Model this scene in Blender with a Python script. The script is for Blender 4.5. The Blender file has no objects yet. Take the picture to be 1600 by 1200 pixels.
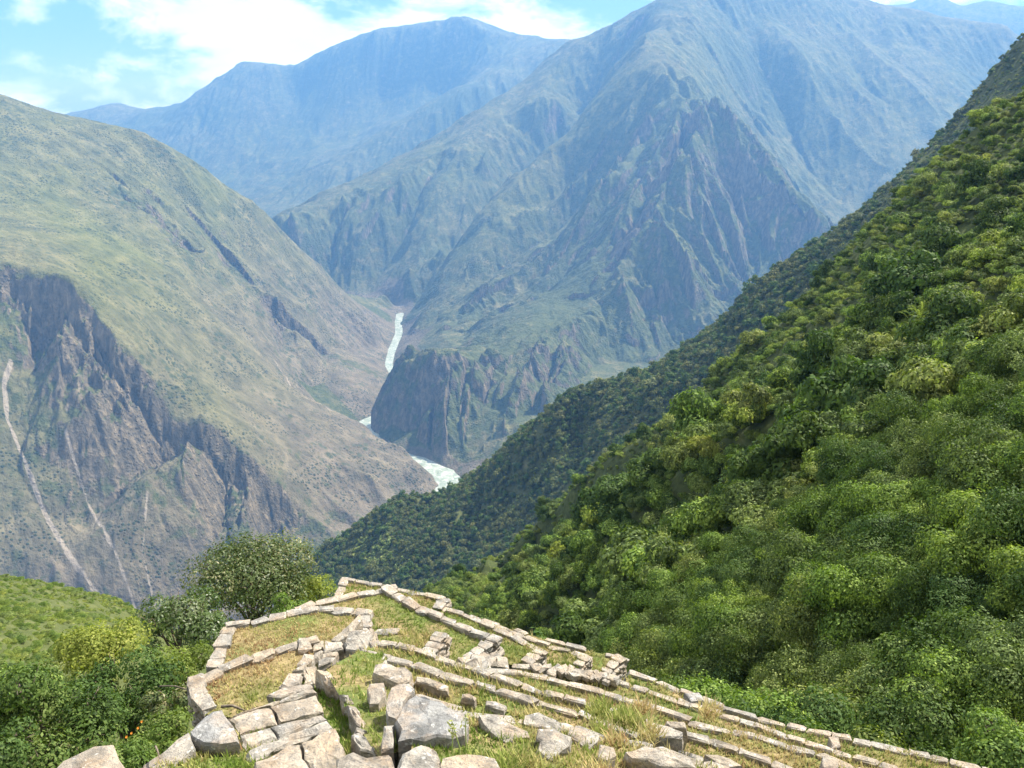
import bpy, bmesh, math, random
import numpy as np
from mathutils import Vector

R = math.radians
scene = bpy.context.scene
COL = scene.collection
rng = np.random.default_rng(7)
random.seed(7)

# ------------------------------------------------------------------ camera
PITCH = R(19.4)
FPX = 1331.0                                  # focal length in pixels of a 1600 px wide frame
cam_data = bpy.data.cameras.new('camera')
cam_data.sensor_width = 36.0
cam_data.lens = 36.0 * FPX / 1600.0
cam_data.clip_start = 0.1
cam_data.clip_end = 90000.0
cam = bpy.data.objects.new('camera', cam_data)
COL.objects.link(cam)
cam.rotation_euler = (R(90) - PITCH, 0, 0)
scene.camera = cam

# ------------------------------------------------------------------ light
SUN_AZ = R(55)                                # to the right of the view axis (+Y)
SUN_EL = R(51)
world = bpy.data.worlds.new('World'); scene.world = world
world.use_nodes = True
SUN_DIR = Vector((math.cos(SUN_EL)*math.sin(SUN_AZ), math.cos(SUN_EL)*math.cos(SUN_AZ), math.sin(SUN_EL)))
sl = bpy.data.lights.new('sun', 'SUN'); sl.energy = 5.0; sl.angle = R(0.5); sl.color = (1.0, 0.95, 0.87)
so = bpy.data.objects.new('sun', sl); COL.objects.link(so)
so.rotation_euler = SUN_DIR.to_track_quat('Z', 'Y').to_euler()
so.location = (0, 0, 60)

scene.view_settings.view_transform = 'Standard'
scene.view_settings.look = 'None'
scene.view_settings.exposure = 1.35
scene.view_settings.gamma = 1.0
scene.view_settings.use_curve_mapping = False
scene.render.engine = 'CYCLES'
scene.cycles.use_denoising = True
scene.cycles.max_bounces = 4
scene.cycles.diffuse_bounces = 2
scene.cycles.glossy_bounces = 2
scene.cycles.transmission_bounces = 4
scene.cycles.transparent_max_bounces = 4
scene.cycles.volume_bounces = 0
scene.cycles.caustics_reflective = False
scene.cycles.caustics_refractive = False

# ------------------------------------------------------------------ node helpers
def N(nt, typ, **kw):
    n = nt.nodes.new(typ)
    for k, v in kw.items():
        if k == 'ins':
            for kk, vv in v.items():
                n.inputs[kk].default_value = vv
        else:
            setattr(n, k, v)
    return n
def LK(nt, a, b): nt.links.new(a, b)
def ramp(nt, fac, stops, interp='LINEAR'):
    n = nt.nodes.new('ShaderNodeValToRGB'); cr = n.color_ramp; cr.interpolation = interp
    while len(cr.elements) < len(stops): cr.elements.new(0.5)
    for e, (p, c) in zip(cr.elements, stops):
        e.position = p
        e.color = (c[0], c[1], c[2], 1) if hasattr(c, '__len__') else (c, c, c, 1)
    if fac is not None: LK(nt, fac, n.inputs['Fac'])
    return n
def mixc(nt, fac, a, b, mode='MIX'):
    n = nt.nodes.new('ShaderNodeMix'); n.data_type = 'RGBA'; n.blend_type = mode
    for idx, val in ((0, fac), (6, a), (7, b)):
        if hasattr(val, 'default_value') or hasattr(val, 'is_linked'): LK(nt, val, n.inputs[idx])
        elif idx == 0: n.inputs[0].default_value = val
        else: n.inputs[idx].default_value = (*val, 1)
    return n.outputs[2]
def math_n(nt, op, a, b=None, clamp=False):
    n = nt.nodes.new('ShaderNodeMath'); n.operation = op; n.use_clamp = clamp
    for i, v in enumerate((a, b)):
        if v is None: continue
        if hasattr(v, 'is_linked'): LK(nt, v, n.inputs[i])
        else: n.inputs[i].default_value = v
    return n.outputs[0]
def noise(nt, vec, scale, detail=4, rough=0.55, dist=0.0):
    n = nt.nodes.new('ShaderNodeTexNoise')
    n.inputs['Scale'].default_value = scale; n.inputs['Detail'].default_value = detail
    n.inputs['Roughness'].default_value = rough; n.inputs['Distortion'].default_value = dist
    if vec is not None: LK(nt, vec, n.inputs['Vector'])
    return n.outputs['Fac']
def new_mat(name):
    m = bpy.data.materials.new(name); m.use_nodes = True
    nt = m.node_tree; nt.nodes.clear()
    out = nt.nodes.new('ShaderNodeOutputMaterial')
    return m, nt, out
def principled(nt, out, col, rough=0.9, normal=None, spec=0.2):
    b = nt.nodes.new('ShaderNodeBsdfPrincipled')
    if hasattr(col, 'is_linked'): LK(nt, col, b.inputs['Base Color'])
    else: b.inputs['Base Color'].default_value = (*col, 1)
    if hasattr(rough, 'is_linked'): LK(nt, rough, b.inputs['Roughness'])
    else: b.inputs['Roughness'].default_value = rough
    b.inputs['Specular IOR Level'].default_value = spec
    if normal is not None: LK(nt, normal, b.inputs['Normal'])
    LK(nt, b.outputs[0], out.inputs['Surface'])
    return b
def bump(nt, h, strength, dist):
    n = nt.nodes.new('ShaderNodeBump'); n.inputs['Strength'].default_value = strength; n.inputs['Distance'].default_value = dist
    LK(nt, h, n.inputs['Height']); return n.outputs[0]

# ------------------------------------------------------------------ sky: Nishita with cumulus banks, the same all round
def build_world():
    nt = world.node_tree; nt.nodes.clear()
    out = nt.nodes.new('ShaderNodeOutputWorld')
    sky = nt.nodes.new('ShaderNodeTexSky'); sky.sky_type = 'NISHITA'; sky.sun_disc = False
    sky.sun_elevation = SUN_EL; sky.sun_rotation = SUN_AZ
    sky.altitude = 3000; sky.air_density = 0.7; sky.dust_density = 0.3; sky.ozone_density = 2.0
    bg = nt.nodes.new('ShaderNodeBackground'); bg.inputs['Strength'].default_value = SKY_STRENGTH
    tc = nt.nodes.new('ShaderNodeTexCoord')
    sep = nt.nodes.new('ShaderNodeSeparateXYZ'); LK(nt, tc.outputs['Generated'], sep.inputs[0])
    mp = nt.nodes.new('ShaderNodeMapping'); LK(nt, tc.outputs['Generated'], mp.inputs[0])
    mp.inputs['Scale'].default_value = CLOUD_SCALE; mp.inputs['Location'].default_value = CLOUD_OFF
    big = noise(nt, mp.outputs[0], 3.2, 2, 0.5)
    fine = noise(nt, mp.outputs[0], 9.0, 10, 0.62, 0.25)
    s = math_n(nt, 'ADD', math_n(nt, 'MULTIPLY', big, 0.62), math_n(nt, 'MULTIPLY', fine, 0.38))
    cov = ramp(nt, s, CLOUD_STOPS)
    # shading inside the cloud from a finer, offset noise
    shade = ramp(nt, fine, [(0.35, (0.80, 0.86, 0.93)), (0.62, (1, 1, 1))])
    cl = mixc(nt, 1.0, shade.outputs[0], CLOUD_COL, 'MULTIPLY')
    cmul = nt.nodes.new('ShaderNodeVectorMath'); cmul.operation = 'SCALE'; LK(nt, cl, cmul.inputs[0]); cmul.inputs['Scale'].default_value = CLOUD_GAIN
    mix = mixc(nt, cov.outputs[0], sky.outputs[0], cmul.outputs[0])
    LK(nt, mix, bg.inputs['Color']); LK(nt, bg.outputs[0], out.inputs['Surface'])
SKY_STRENGTH = 0.058
CLOUD_OFF = (7.6, 8.2, -7.7)
CLOUD_SCALE = (1, 1, 2.2)
CLOUD_STOPS = [(0.45, 0.0), (0.51, 1.0)]
CLOUD_COL = (1.0, 1.0, 1.0)
CLOUD_GAIN = 14.0
build_world()

# ------------------------------------------------------------------ geometry helpers
SP, CP = math.sin(PITCH), math.cos(PITCH)
def ray(u, v):
    x = (u-800)/FPX; y = (600-v)/FPX
    return (x, CP + y*SP, -SP + y*CP)
def at_d(u, v, d):                            # point seen at (u, v) at forward distance d
    x, y, z = ray(u, v); k = d/y
    return (x*k, d, z*k)
def at_z(u, v, zz):                           # point seen at (u, v) on the level zz
    x, y, z = ray(u, v); k = zz/z
    return (x*k, y*k, zz)
def mesh_from_arrays(name, verts, quads=None, tris=None, smooth=True):
    me = bpy.data.meshes.new(name)
    nq = 0 if quads is None else len(quads); ntr = 0 if tris is None else len(tris)
    me.vertices.add(len(verts)); me.vertices.foreach_set('co', np.ascontiguousarray(verts, dtype=np.float32).ravel())
    li = []
    if nq: li.append(np.asarray(quads, dtype=np.int32).ravel())
    if ntr: li.append(np.asarray(tris, dtype=np.int32).ravel())
    li = np.concatenate(li)
    me.loops.add(len(li)); me.loops.foreach_set('vertex_index', li)
    tot = np.concatenate([np.full(nq, 4, np.int32), np.full(ntr, 3, np.int32)])
    st = np.concatenate([[0], np.cumsum(tot)[:-1]]).astype(np.int32)
    me.polygons.add(nq+ntr); me.polygons.foreach_set('loop_start', st); me.polygons.foreach_set('loop_total', tot)
    me.polygons.foreach_set('use_smooth', np.full(nq+ntr, smooth, dtype=bool))
    me.update(calc_edges=True)
    return me
def add_attr(me, name, arr, domain='POINT'):
    a = me.attributes.new(name, 'FLOAT', domain); a.data.foreach_set('value', np.ascontiguousarray(arr, dtype=np.float32))
def add_obj(name, me, mat=None, parent=None, label=None, cat=None, group=None, kind=None):
    o = bpy.data.objects.new(name, me); COL.objects.link(o)
    if mat is not None and me is not None and not me.materials: me.materials.append(mat)
    if parent is not None: o.parent = parent
    for k, v in (('label', label), ('category', cat), ('group', group), ('kind', kind)):
        if v: o[k] = v
    return o

def hash2(ix, iy, seed):
    h = (ix.astype(np.uint32)*np.uint32(374761393) + iy.astype(np.uint32)*np.uint32(668265263) + np.uint32((seed*2246822519) & 0xffffffff))
    h = (h ^ (h >> np.uint32(13)))*np.uint32(1274126177)
    h = h ^ (h >> np.uint32(16))
    return (h & np.uint32(0xffffff)).astype(np.float32)/np.float32(16777216.0)
def vnoise(x, y, seed=0):                     # value noise, -1..1
    ix = np.floor(x); iy = np.floor(y); fx = (x-ix).astype(np.float32); fy = (y-iy).astype(np.float32)
    ix = ix.astype(np.int64); iy = iy.astype(np.int64)
    ux = fx*fx*fx*(fx*(fx*6-15)+10); uy = fy*fy*fy*(fy*(fy*6-15)+10)
    a = hash2(ix, iy, seed); b = hash2(ix+1, iy, seed); c = hash2(ix, iy+1, seed); d = hash2(ix+1, iy+1, seed)
    return ((a*(1-ux)+b*ux)*(1-uy)+(c*(1-ux)+d*ux)*uy)*2-1
def fbm(x, y, scale, octs=4, seed=0, gain=0.5):
    s = 0; a = 1.0; f = 1.0/scale; t = 0
    for o in range(octs):
        s = s + a*vnoise(x*f + 17.3*o, y*f - 9.1*o, seed+o); t += a; a *= gain; f *= 2.03
    return s/t
def ridged(x, y, scale, octs=4, seed=0):
    s = 0; a = 1.0; f = 1.0/scale; t = 0
    for o in range(octs):
        s = s + a*(1-np.abs(vnoise(x*f + 7.7*o, y*f + 3.1*o, seed+o))*2); t += a; a *= 0.5; f *= 2.05
    return s/t
# ------------------------------------------------------------------ the terrain: ridge and valley lines in space, interpolated and eroded
WATER = -1500.0
CTRL = []          # (x, y, z, tag)
def ridge(tag, pts, step=None):
    P = [np.array(p if len(p) == 4 and p[3] == 'w' else at_d(*p[:3]), dtype=object)[:3].astype(float) for p in pts]
    out = [P[0]]
    for a, b in zip(P[:-1], P[1:]):
        L = np.linalg.norm(b-a); st = step or max(60.0, 0.035*np.linalg.norm((a+b)/2))
        n = max(1, int(round(L/st)))
        for i in range(1, n+1): out.append(a+(b-a)*i/n)
    for p in out: CTRL.append((*p, tag))
def spots(tag, pts):
    for p in pts: CTRL.append((*at_d(*p), tag))
def spots_w(tag, pts):
    for p in pts: CTRL.append((*p, tag))

# the river, on the level WATER
RIVER_PX = [(628, 480), (622, 503), (624, 520), (613, 545), (606, 572), (622, 592), (628, 615), (618, 640), (588, 655), (562, 664), (578, 688), (605, 706), (634, 716), (668, 726), (700, 742), (708, 757),
            (692, 782), (640, 822), (560, 885), (470, 940), (350, 1000), (180, 1050), (0, 1085), (-300, 1120)]
RIVER = np.array([at_z(u, v, WATER)[:2] for u, v in RIVER_PX])
far_river = np.array([(-1350, 6020), (-2200, 6350), (-3200, 7000), (-4400, 8200)], float)
RIVER = np.vstack([far_river[::-1], RIVER])
def resample(P, step):
    P = np.asarray(P, float); d = np.r_[0, np.cumsum(np.linalg.norm(np.diff(P, axis=0), axis=1))]
    n = max(2, int(d[-1]/step)+1); t = np.linspace(0, d[-1], n)
    return np.stack([np.interp(t, d, P[:, k]) for k in range(P.shape[1])], axis=1)
def smooth_line(P, it=3):
    P = P.copy()
    for _ in range(it): P[1:-1] = 0.25*P[:-2]+0.5*P[1:-1]+0.25*P[2:]
    return P
RIV = smooth_line(resample(RIVER, 40), 4)
for p in resample(RIV, 130): CTRL.append((p[0], p[1], WATER-14 if p[1] < 5700 else WATER+10+0.02*(p[1]-5700), 'r'))

# left mountain: skyline spur, then the nearer crest with the cliffs under it, and its faces
ridge('left', [(-260, 110, 4300), (-120, 125, 4300), (0, 147, 4350), (60, 168, 4400), (110, 180, 4450), (200, 198, 4500), (250, 222, 4550), (330, 272, 4700), (400, 325, 4850),
               (440, 365, 4950), (500, 420, 5150), (540, 462, 5280), (585, 492, 5400)])
ridge('left', [(-150, 400, 2680), (0, 412, 2650), (60, 430, 2640), (110, 455, 2620), (180, 520, 2570), (215, 580, 2530), (270, 650, 2500), (350, 690, 2500), (420, 748, 2530), (480, 800, 2560), (530, 840, 2560)])
spots('left', [(300, 560, 2980), (450, 600, 3420), (350, 520, 3300), (200, 400, 3300), (100, 300, 3750), (230, 320, 3950), (400, 430, 4300), (500, 520, 4400), (560, 570, 4470),
               (430, 500, 4000), (100, 400, 3000), (0, 330, 3350), (0, 230, 3900), (150, 250, 4100), (300, 330, 4330), (360, 620, 2900), (450, 680, 2900), (540, 740, 2850), (600, 745, 2980),
               (640, 775, 2900), (560, 800, 2720), (520, 640, 3500), (480, 450, 4720),
               (0, 520, 2470), (0, 650, 2320), (60, 600, 2400), (100, 800, 2150), (0, 860, 2030), (200, 935, 2010), (100, 920, 1990), (-150, 900, 1960), (-150, 650, 2300),
               (150, 640, 2370), (230, 740, 2260), (150, 740, 2250), (300, 790, 2260), (360, 810, 2300), (300, 860, 2170), (430, 830, 2420), (500, 865, 2430)])
spots_w('left', [(-4300, 4300, 250), (-3600, 2800, -450), (-3000, 2000, -950), (-3600, 5600, -700), (-2400, 5600, -900), (-1750, 5650, -1230), (-4800, 6500, -800), (-5500, 5000, 300)])
# central mountain: the long spur from the summit to the cliff above the river
ridge('center', [(632, 562, 3700), (680, 553, 3640), (740, 560, 3700), (790, 562, 3800), (850, 530, 4050), (900, 500, 4300), (960, 450, 4600), (1000, 380, 4850), (1040, 300, 5180), (1075, 235, 5480),
                 (1110, 175, 5800), (1085, 150, 6100), (1045, 105, 6600), (1000, 85, 7000), (1012, 62, 7350), (1040, 25, 8100), (1060, 0, 8500)])
spots('center', [(680, 640, 3470), (620, 650, 3570), (740, 680, 3330), (800, 640, 3480), (860, 600, 3800), (900, 560, 4120), (830, 690, 3300),
                 (800, 450, 5250), (700, 420, 5950), (660, 500, 5200), (700, 520, 4700), (750, 500, 4780), (850, 350, 6050), (900, 200, 6900), (1000, 200, 6300), (950, 300, 5700),
                 (620, 400, 6330), (880, 420, 5200), (560, 440, 6180), (600, 500, 5500), (650, 450, 5900), (950, 120, 7500), (900, 290, 6300)])
spots('center', [(980, 540, 4260), (1040, 540, 4280), (1000, 470, 4500), (1100, 500, 4400), (1150, 450, 4900), (1200, 380, 5150), (1150, 300, 5420), (1090, 380, 4900)])
ridge('center', [(1115, 183, 5800), (1160, 238, 5620), (1215, 298, 5420), (1290, 354, 5150)])     # right-hand edge of the spur
def below(u, v, d, dz): x, y, z = at_d(u, v, d); return (x, y, z-dz)
spots_w('summit', [below(1120, 165, 6700, 120), below(1160, 232, 6450, 230), below(1215, 292, 6150, 260), below(1290, 350, 5800, 260), below(1340, 350, 5500, 200)])
spots('center', [(900, 600, 3680), (980, 595, 3880), (1060, 582, 3980), (1110, 545, 4100)])
spots_w('center', [(1700, 4700, -1200), (1500, 4000, -1480), (1100, 3300, -1490), (500, 3000, -1470), (1300, 2600, -1480)])
ridge('center', [(622, 565, 3720), (605, 592, 3690), (585, 626, 3670), (570, 653, 3700)], 60)
ridge('left', [(578, 674, 3440), (600, 688, 3310), (630, 708, 3185), (655, 730, 3080)], 60)
ridge('center', [(1020, 70, 7300), (940, 150, 7000), (880, 215, 6750), (795, 278, 6450), (720, 380, 6000), (660, 460, 5600), (630, 497, 5460)])
ridge('summit', [(820, 130, 8500), (790, 175, 8000), (750, 235, 7350), (705, 310, 6750), (675, 400, 6200), (640, 445, 5920), (600, 470, 5800)])
spots_w('summit', [below(945, 150, 7900, 120), below(885, 215, 7450, 230), below(840, 248, 7250, 250), below(797, 280, 6900, 220), below(760, 330, 6550, 170), below(722, 385, 6260, 110), below(665, 458, 5850, 50)])
# the great face behind
ridge('summit', [(1060, 0, 8500), (1120, -40, 8800), (1200, -50, 9200), (1290, -25, 9300), (1360, 0, 9300), (1430, 14, 9100), (1500, 35, 8900), (1545, 46, 8700), (1590, 76, 8500), (1680, 140, 8200)])
spots('summit', [(1250, 100, 7900), (1300, 200, 7400), (1240, 250, 7100), (1330, 320, 6700), (1180, 170, 7600), (1400, 120, 7900), (1420, 240, 7000), (1500, 130, 7900), (1150, 100, 7800), (1350, 60, 8600), (1180, 30, 8500)])
spots_w('summit', [(3500, 6000, -800), (2400, 5200, -1100), (4500, 8000, -200), (2500, 11500, 0), (1500, 11500, 0), (5500, 9000, 0)])
# spurs falling left from the summit
ridge('summit', [(1060, 0, 8500), (1000, 20, 8700), (940, 50, 8900), (880, 72, 9000), (820, 130, 8500), (760, 178, 8000), (700, 228, 7500), (600, 288, 6950), (500, 332, 6650), (440, 345, 6500)])
spots('summit', [(500, 395, 6350), (560, 420, 6260), (620, 340, 6650), (780, 230, 7500), (850, 170, 7900), (440, 365, 6350)])
ridge('spur', [(900, 70, 11600), (840, 95, 11300), (790, 118, 11000), (720, 147, 10700), (660, 180, 10500), (600, 215, 10300), (520, 265, 9900), (430, 322, 9500)])
spots_w('spur', [(-1600, 9300, -1250), (-600, 9700, -1000), (300, 10100, -700), (900, 10700, -300)])
# far blue mountain and the range behind it
ridge('far', [(215, 202, 13904), (270, 185, 13640), (330, 160, 13376), (350, 132, 13200), (385, 110, 13112), (410, 103, 13024), (440, 103, 12936), (490, 93, 12848), (530, 78, 12760), (560, 64, 12760), (590, 60, 12672),
              (620, 54, 12672), (655, 48, 12584), (690, 42, 12584), (716, 34, 12540), (745, 42, 12496), (800, 53, 12408), (885, 62, 12320), (960, 70, 12320)])
spots('far', [(300, 282, 11000), (400, 300, 10384), (550, 222, 11440), (450, 210, 11704), (700, 150, 11880), (380, 240, 11440), (600, 140, 12232), (470, 150, 12496), (250, 230, 11880)])
spots_w('far', [(-5000, 11300, -1050), (-4400, 15300, -900), (-1800, 15300, -600), (700, 15000, -500), (2700, 13800, -500)])
ridge('range', [(0, 178, 14007), (60, 176, 14007), (110, 180, 13702), (150, 175, 13702), (190, 172, 13702), (235, 176, 13642), (280, 173, 13581), (330, 168, 13520), (420, 170, 13398)])
ridge('range', [(1330, 20, 14200), (1400, 8, 14000), (1430, 4, 13800), (1455, -6, 13700), (1500, 6, 13600), (1540, 0, 13500), (1620, 12, 13300), (1700, 20, 13200)])
spots_w('range', [(-9000, 11300, -1000), (-6700, 11900, -1000), (6500, 11500, -300), (8000, 15000, -300), (5000, 11500, -500)])
# middle forested ridge on the right
ridge('ridge', [(1720, -60, 880), (1600, 66, 900), (1560, 112, 900), (1500, 190, 910), (1440, 252, 910), (1380, 312, 915), (1330, 352, 920), (1260, 402, 930), (1160, 470, 950), (1120, 520, 960), (1040, 582, 985),
                (980, 606, 1000), (905, 612, 1030), (870, 640, 1040), (800, 700, 1070), (720, 768, 1100), (640, 790, 1130), (590, 810, 1140), (540, 850, 1130), (490, 890, 1110)], 60)
spots('ridge', [(1000, 690, 850), (850, 770, 930), (930, 700, 900), (760, 860, 900), (640, 860, 980), (1100, 610, 830), (1200, 530, 800), (1300, 450, 760), (1450, 300, 760), (560, 880, 1040)])
spots_w('ridge', [(600, 500, -120), (330, 520, -230), (170, 540, -330), (70, 560, -400), (-60, 560, -450), (-180, 640, -560), (-350, 800, -720), (-420, 1150, -900),
                  (-300, 1500, -1150), (100, 1500, -900), (500, 1450, -700), (900, 1400, -400), (300, 2000, -1250), (900, 2000, -1150), (-500, 1800, -1330), (1500, 2000, -900), (1200, 1000, 250), (1700, 1500, 100)])
# near slope: tilts up to the right, crest about 250 m out
SLA, SLB, SLC = 0.8416, -0.509, -16.46
def slope_z(x, y): return SLC + SLA*x + SLB*y
def on_slope(u, v):
    x, y, z = ray(u, v); k = SLC/(z - SLA*x - SLB*y); return (x*k, y*k, z*k)
CREST_PX = [(1760, 60), (1600, 185), (1500, 255), (1440, 322), (1350, 402), (1280, 480), (1200, 540), (1100, 622), (1000, 700), (900, 770), (850, 800), (760, 872), (715, 925)]
CREST = np.array([at_d(1760, 60, 235), at_d(1600, 185, 255), at_d(1500, 255, 268), at_d(1440, 322, 278), at_d(1350, 402, 286)]+[on_slope(u, v) for u, v in CREST_PX[5:]])
for p in resample(CREST, 22): CTRL.append((*p, 'slope'))
for u, v in [(1600, 320), (1600, 450), (1600, 600), (1600, 800), (1600, 1000), (1450, 420), (1450, 560), (1450, 720), (1450, 900), (1450, 1050), (1300, 560), (1300, 700), (1300, 850), (1300, 1000),
             (1150, 690), (1150, 820), (1150, 950), (1000, 790), (1000, 900), (900, 850), (850, 920), (1750, 400), (1750, 700), (1750, 1000), (1900, 700), (1900, 1000), (1900, 300), (1150, 1050), (1000, 980), (1400, 1130), (1560, 1180)]:
    CTRL.append((*on_slope(u, v), 'slope'))
# the spur with the terraces, under them, and the hillside to its left
TERR_BASE = [(0, 0, -1.8), (3, 0, -2.8), (-3, 0, -2.2), (0, 4, -5.6), (4, 5, -7.0), (-3, 5.5, -6.6), (0, 8, -8.0), (4, 8, -9.2), (8, 8, -11.4), (-3, 9, -8.9), (0, 11.5, -10.4), (5, 11, -11.6), (9, 10, -13.6), (-4, 12, -10.6),
             (-1, 14.5, -12.4), (3, 14.5, -14.3), (-4.5, 15.5, -12.4), (-3, 18.5, -14.2), (1, 17.5, -15.2), (-4, 22, -18), (4, 21, -20.5), (-6.5, 13.5, -13.5), (12, 13, -19), (14, 5, -10), (8, 3, -7), (-8, 17, -16.5), (-5, 27, -24), (4, 28, -30),
             (-6, 10, -11.2), (-7, 6, -8.6), (-6, 2, -5.2), (-10, 10, -13.2), (-10, 4, -9), (-15, 16, -19), (-18, 6, -15), (-12, 24, -24), (-3, 40, -42), (-14, 45, -47), (0, 70, -72), (-5, 110, -98)]
spots_w('near', TERR_BASE)
spots('near', [(0, 912, 88), (80, 925, 90), (150, 940, 92), (212, 968, 92), (0, 1010, 48), (100, 1020, 50), (200, 1030, 48), (-150, 900, 85), (-150, 1000, 48), (300, 1000, 60)])
spots_w('near', [(-60, 140, -125), (-30, 140, -130), (-100, 130, -110), (-200, 300, -300), (-60, 300, -300), (0, 250, -235), (-120, 60, -40), (-200, 100, -70), (-400, 500, -520), (-100, 450, -450), (20, 330, -270)])

C = np.array([(c[0], c[1], c[2]) for c in CTRL]); TAGS = np.array([c[3] for c in CTRL])
# drop near-duplicates so that the system stays well posed
keep = []
for i in range(len(C)):
    d = np.hypot(*(C[keep, :2]-C[i, :2]).T) if keep else np.array([1e9])
    if d.min() > 0.006*math.hypot(C[i, 0], C[i, 1])+0.3: keep.append(i)
C = C[keep]; TAGS = TAGS[keep]
SOFT = np.where(np.hypot(C[:, 0], C[:, 1]) > 700, 0.011*np.hypot(C[:, 0], C[:, 1]), 0.0)     # rounds off the interpolation at far control points
def rbf_fit(P, z):
    n = len(P); D = np.hypot(P[:, None, 0]-P[None, :, 0], P[:, None, 1]-P[None, :, 1])
    D = np.sqrt(D*D+SOFT[None, :]**2)
    A = np.zeros((n+3, n+3)); A[:n, :n] = D; Q = np.c_[np.ones(n), P/1000.0]; A[:n, n:] = Q; A[n:, :n] = Q.T
    w = np.linalg.solve(A, np.r_[z, 0, 0, 0]); return w
RW = rbf_fit(C[:, :2], C[:, 2])
UT, TI = np.unique(TAGS, return_inverse=True)
def terrain_base(x, y, nearest=False):
    sh = x.shape; x = x.ravel(); y = y.ravel(); out = np.empty(len(x), np.float32); tag = np.empty(len(x), np.int32) if nearest else None
    n = len(C); px = C[:, 0].astype(np.float32); py = C[:, 1].astype(np.float32); w = RW[:n].astype(np.float32); sf = (SOFT**2).astype(np.float32)
    for s in range(0, len(x), 60000):
        xs = x[s:s+60000].astype(np.float32); ys = y[s:s+60000].astype(np.float32)
        d = np.sqrt((xs[:, None]-px)**2+(ys[:, None]-py)**2+sf)
        out[s:s+60000] = d@w + RW[n] + RW[n+1]*xs/1000 + RW[n+2]*ys/1000
        if nearest: tag[s:s+60000] = TI[np.argmin(d, axis=1)]
    return (out.reshape(sh), tag.reshape(sh)) if nearest else out.reshape(sh)

CLIFFS = []
def cliff(pts, depth, width, decay, side=1): CLIFFS.append((np.array([at_d(*p)[:2] for p in pts]), depth, width, decay, side))
cliff([(-100, 400, 2670), (0, 412, 2650), (60, 430, 2640), (110, 455, 2620), (150, 490, 2590), (180, 520, 2570), (215, 580, 2530), (270, 650, 2500), (350, 690, 2500), (420, 748, 2530), (480, 800, 2560), (530, 840, 2560)], 130, 60, 210, -1)
cliff([(405, 452, 4250), (440, 458, 4230), (500, 490, 4280), (540, 510, 4330), (575, 545, 4400)], 130, 40, 170, -1)
cliff([(215, 305, 4050), (250, 330, 4020), (285, 360, 4000), (310, 395, 3980), (335, 440, 3960)], 85, 30, 110, -1)
cliff([(622, 566, 3720), (640, 556, 3690), (680, 553, 3640), (740, 560, 3700), (800, 566, 3800)], 110, 45, 260, -1)
cliff([(940, 470, 4480), (1000, 380, 4850), (1040, 300, 5180), (1075, 235, 5480), (1110, 178, 5780)], 120, 60, 320, 1)
cliff([(960, 455, 4600), (1010, 470, 4560), (1060, 480, 4600)], 160, 60, 260, -1)
cliff([(700, 425, 5900), (650, 440, 5850), (610, 465, 5700)], 90, 40, 200, 1)
cliff([(760, 485, 5000), (790, 478, 5000), (820, 490, 4980)], 60, 30, 90, -1)
cliff([(1120, 255, 5600), (1160, 290, 5500), (1200, 340, 5400), (1260, 370, 5200)], 110, 60, 260, -1)
RIBS = []     # minor crests (+) and gullies (-): line, height, half-width
def rib(pts, h, w): RIBS.append((np.array([at_d(*p)[:2] for p in pts]), h, w))
rib([(1115, 190, 5800), (1145, 235, 5600), (1175, 280, 5450), (1215, 335, 5300), (1255, 390, 5100)], 110, 190)
rib([(1000, 365, 4900), (1030, 420, 4780), (1055, 470, 4650), (1085, 525, 4430)], 100, 160)
rib([(960, 430, 4650), (975, 490, 4500), (990, 560, 4250)], 80, 130)
rib([(905, 500, 4300), (890, 560, 4080), (870, 610, 3830)], 70, 120)
rib([(1060, 260, 5380), (1085, 340, 5150), (1120, 420, 4950), (1150, 480, 4750)], 80, 140)
rib([(1090, 160, 6000), (1060, 220, 5700), (1035, 270, 5480), (1000, 345, 5150), (960, 400, 4950)], -90, 130)
rib([(980, 165, 6500), (930, 230, 6250), (870, 290, 6050), (800, 340, 5950)], 95, 150)
rib([(955, 215, 6200), (900, 280, 6000), (830, 350, 5750), (760, 420, 5500)], -95, 130)
rib([(960, 290, 5700), (880, 370, 5450), (800, 430, 5250), (720, 490, 5000)], 85, 150)
rib([(930, 380, 5150), (850, 440, 4980), (780, 490, 4850), (700, 530, 4600)], -70, 120)
rib([(30, 440, 2640), (40, 520, 2480), (5, 600, 2400)], -60, 110)
rib([(110, 470, 2600), (100, 560, 2440), (110, 640, 2360)], 50, 110)
rib([(200, 600, 2500), (130, 690, 2330), (110, 730, 2270)], 70, 120)
rib([(275, 660, 2490), (230, 700, 2370), (170, 760, 2240), (150, 800, 2190)], -60, 80)
rib([(300, 672, 2480), (285, 740, 2330), (290, 800, 2240)], 55, 70)
rib([(352, 700, 2480), (345, 760, 2370), (338, 820, 2270)], -75, 60)
rib([(400, 735, 2500), (385, 790, 2400), (390, 840, 2320)], 45, 60)
rib([(425, 760, 2510), (415, 810, 2420), (420, 850, 2360)], -55, 50)
rib([(225, 310, 4030), (262, 350, 4000), (285, 400, 3960), (280, 440, 3900)], -70, 110)
rib([(330, 400, 4050), (300, 470, 3800), (270, 540, 3300)], 30, 150)
rib([(430, 470, 4200), (440, 530, 4000), (450, 570, 3850)], -40, 70)
rib([(1030, 70, 7900), (1120, 130, 7500), (1210, 200, 7000), (1290, 320, 6200)], 70, 230)
rib([(1180, 30, 8500), (1250, 110, 7900), (1330, 200, 7200), (1390, 280, 6800)], 80, 260)
rib([(1160, 60, 8200), (1230, 150, 7600), (1290, 240, 6900)], -70, 200)
rib([(1300, 60, 8600), (1400, 150, 7800), (1470, 220, 7300)], 80, 260)
rib([(845, 535, 4000), (815, 600, 3650), (795, 660, 3420), (790, 710, 3260)], 60, 95)
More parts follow.
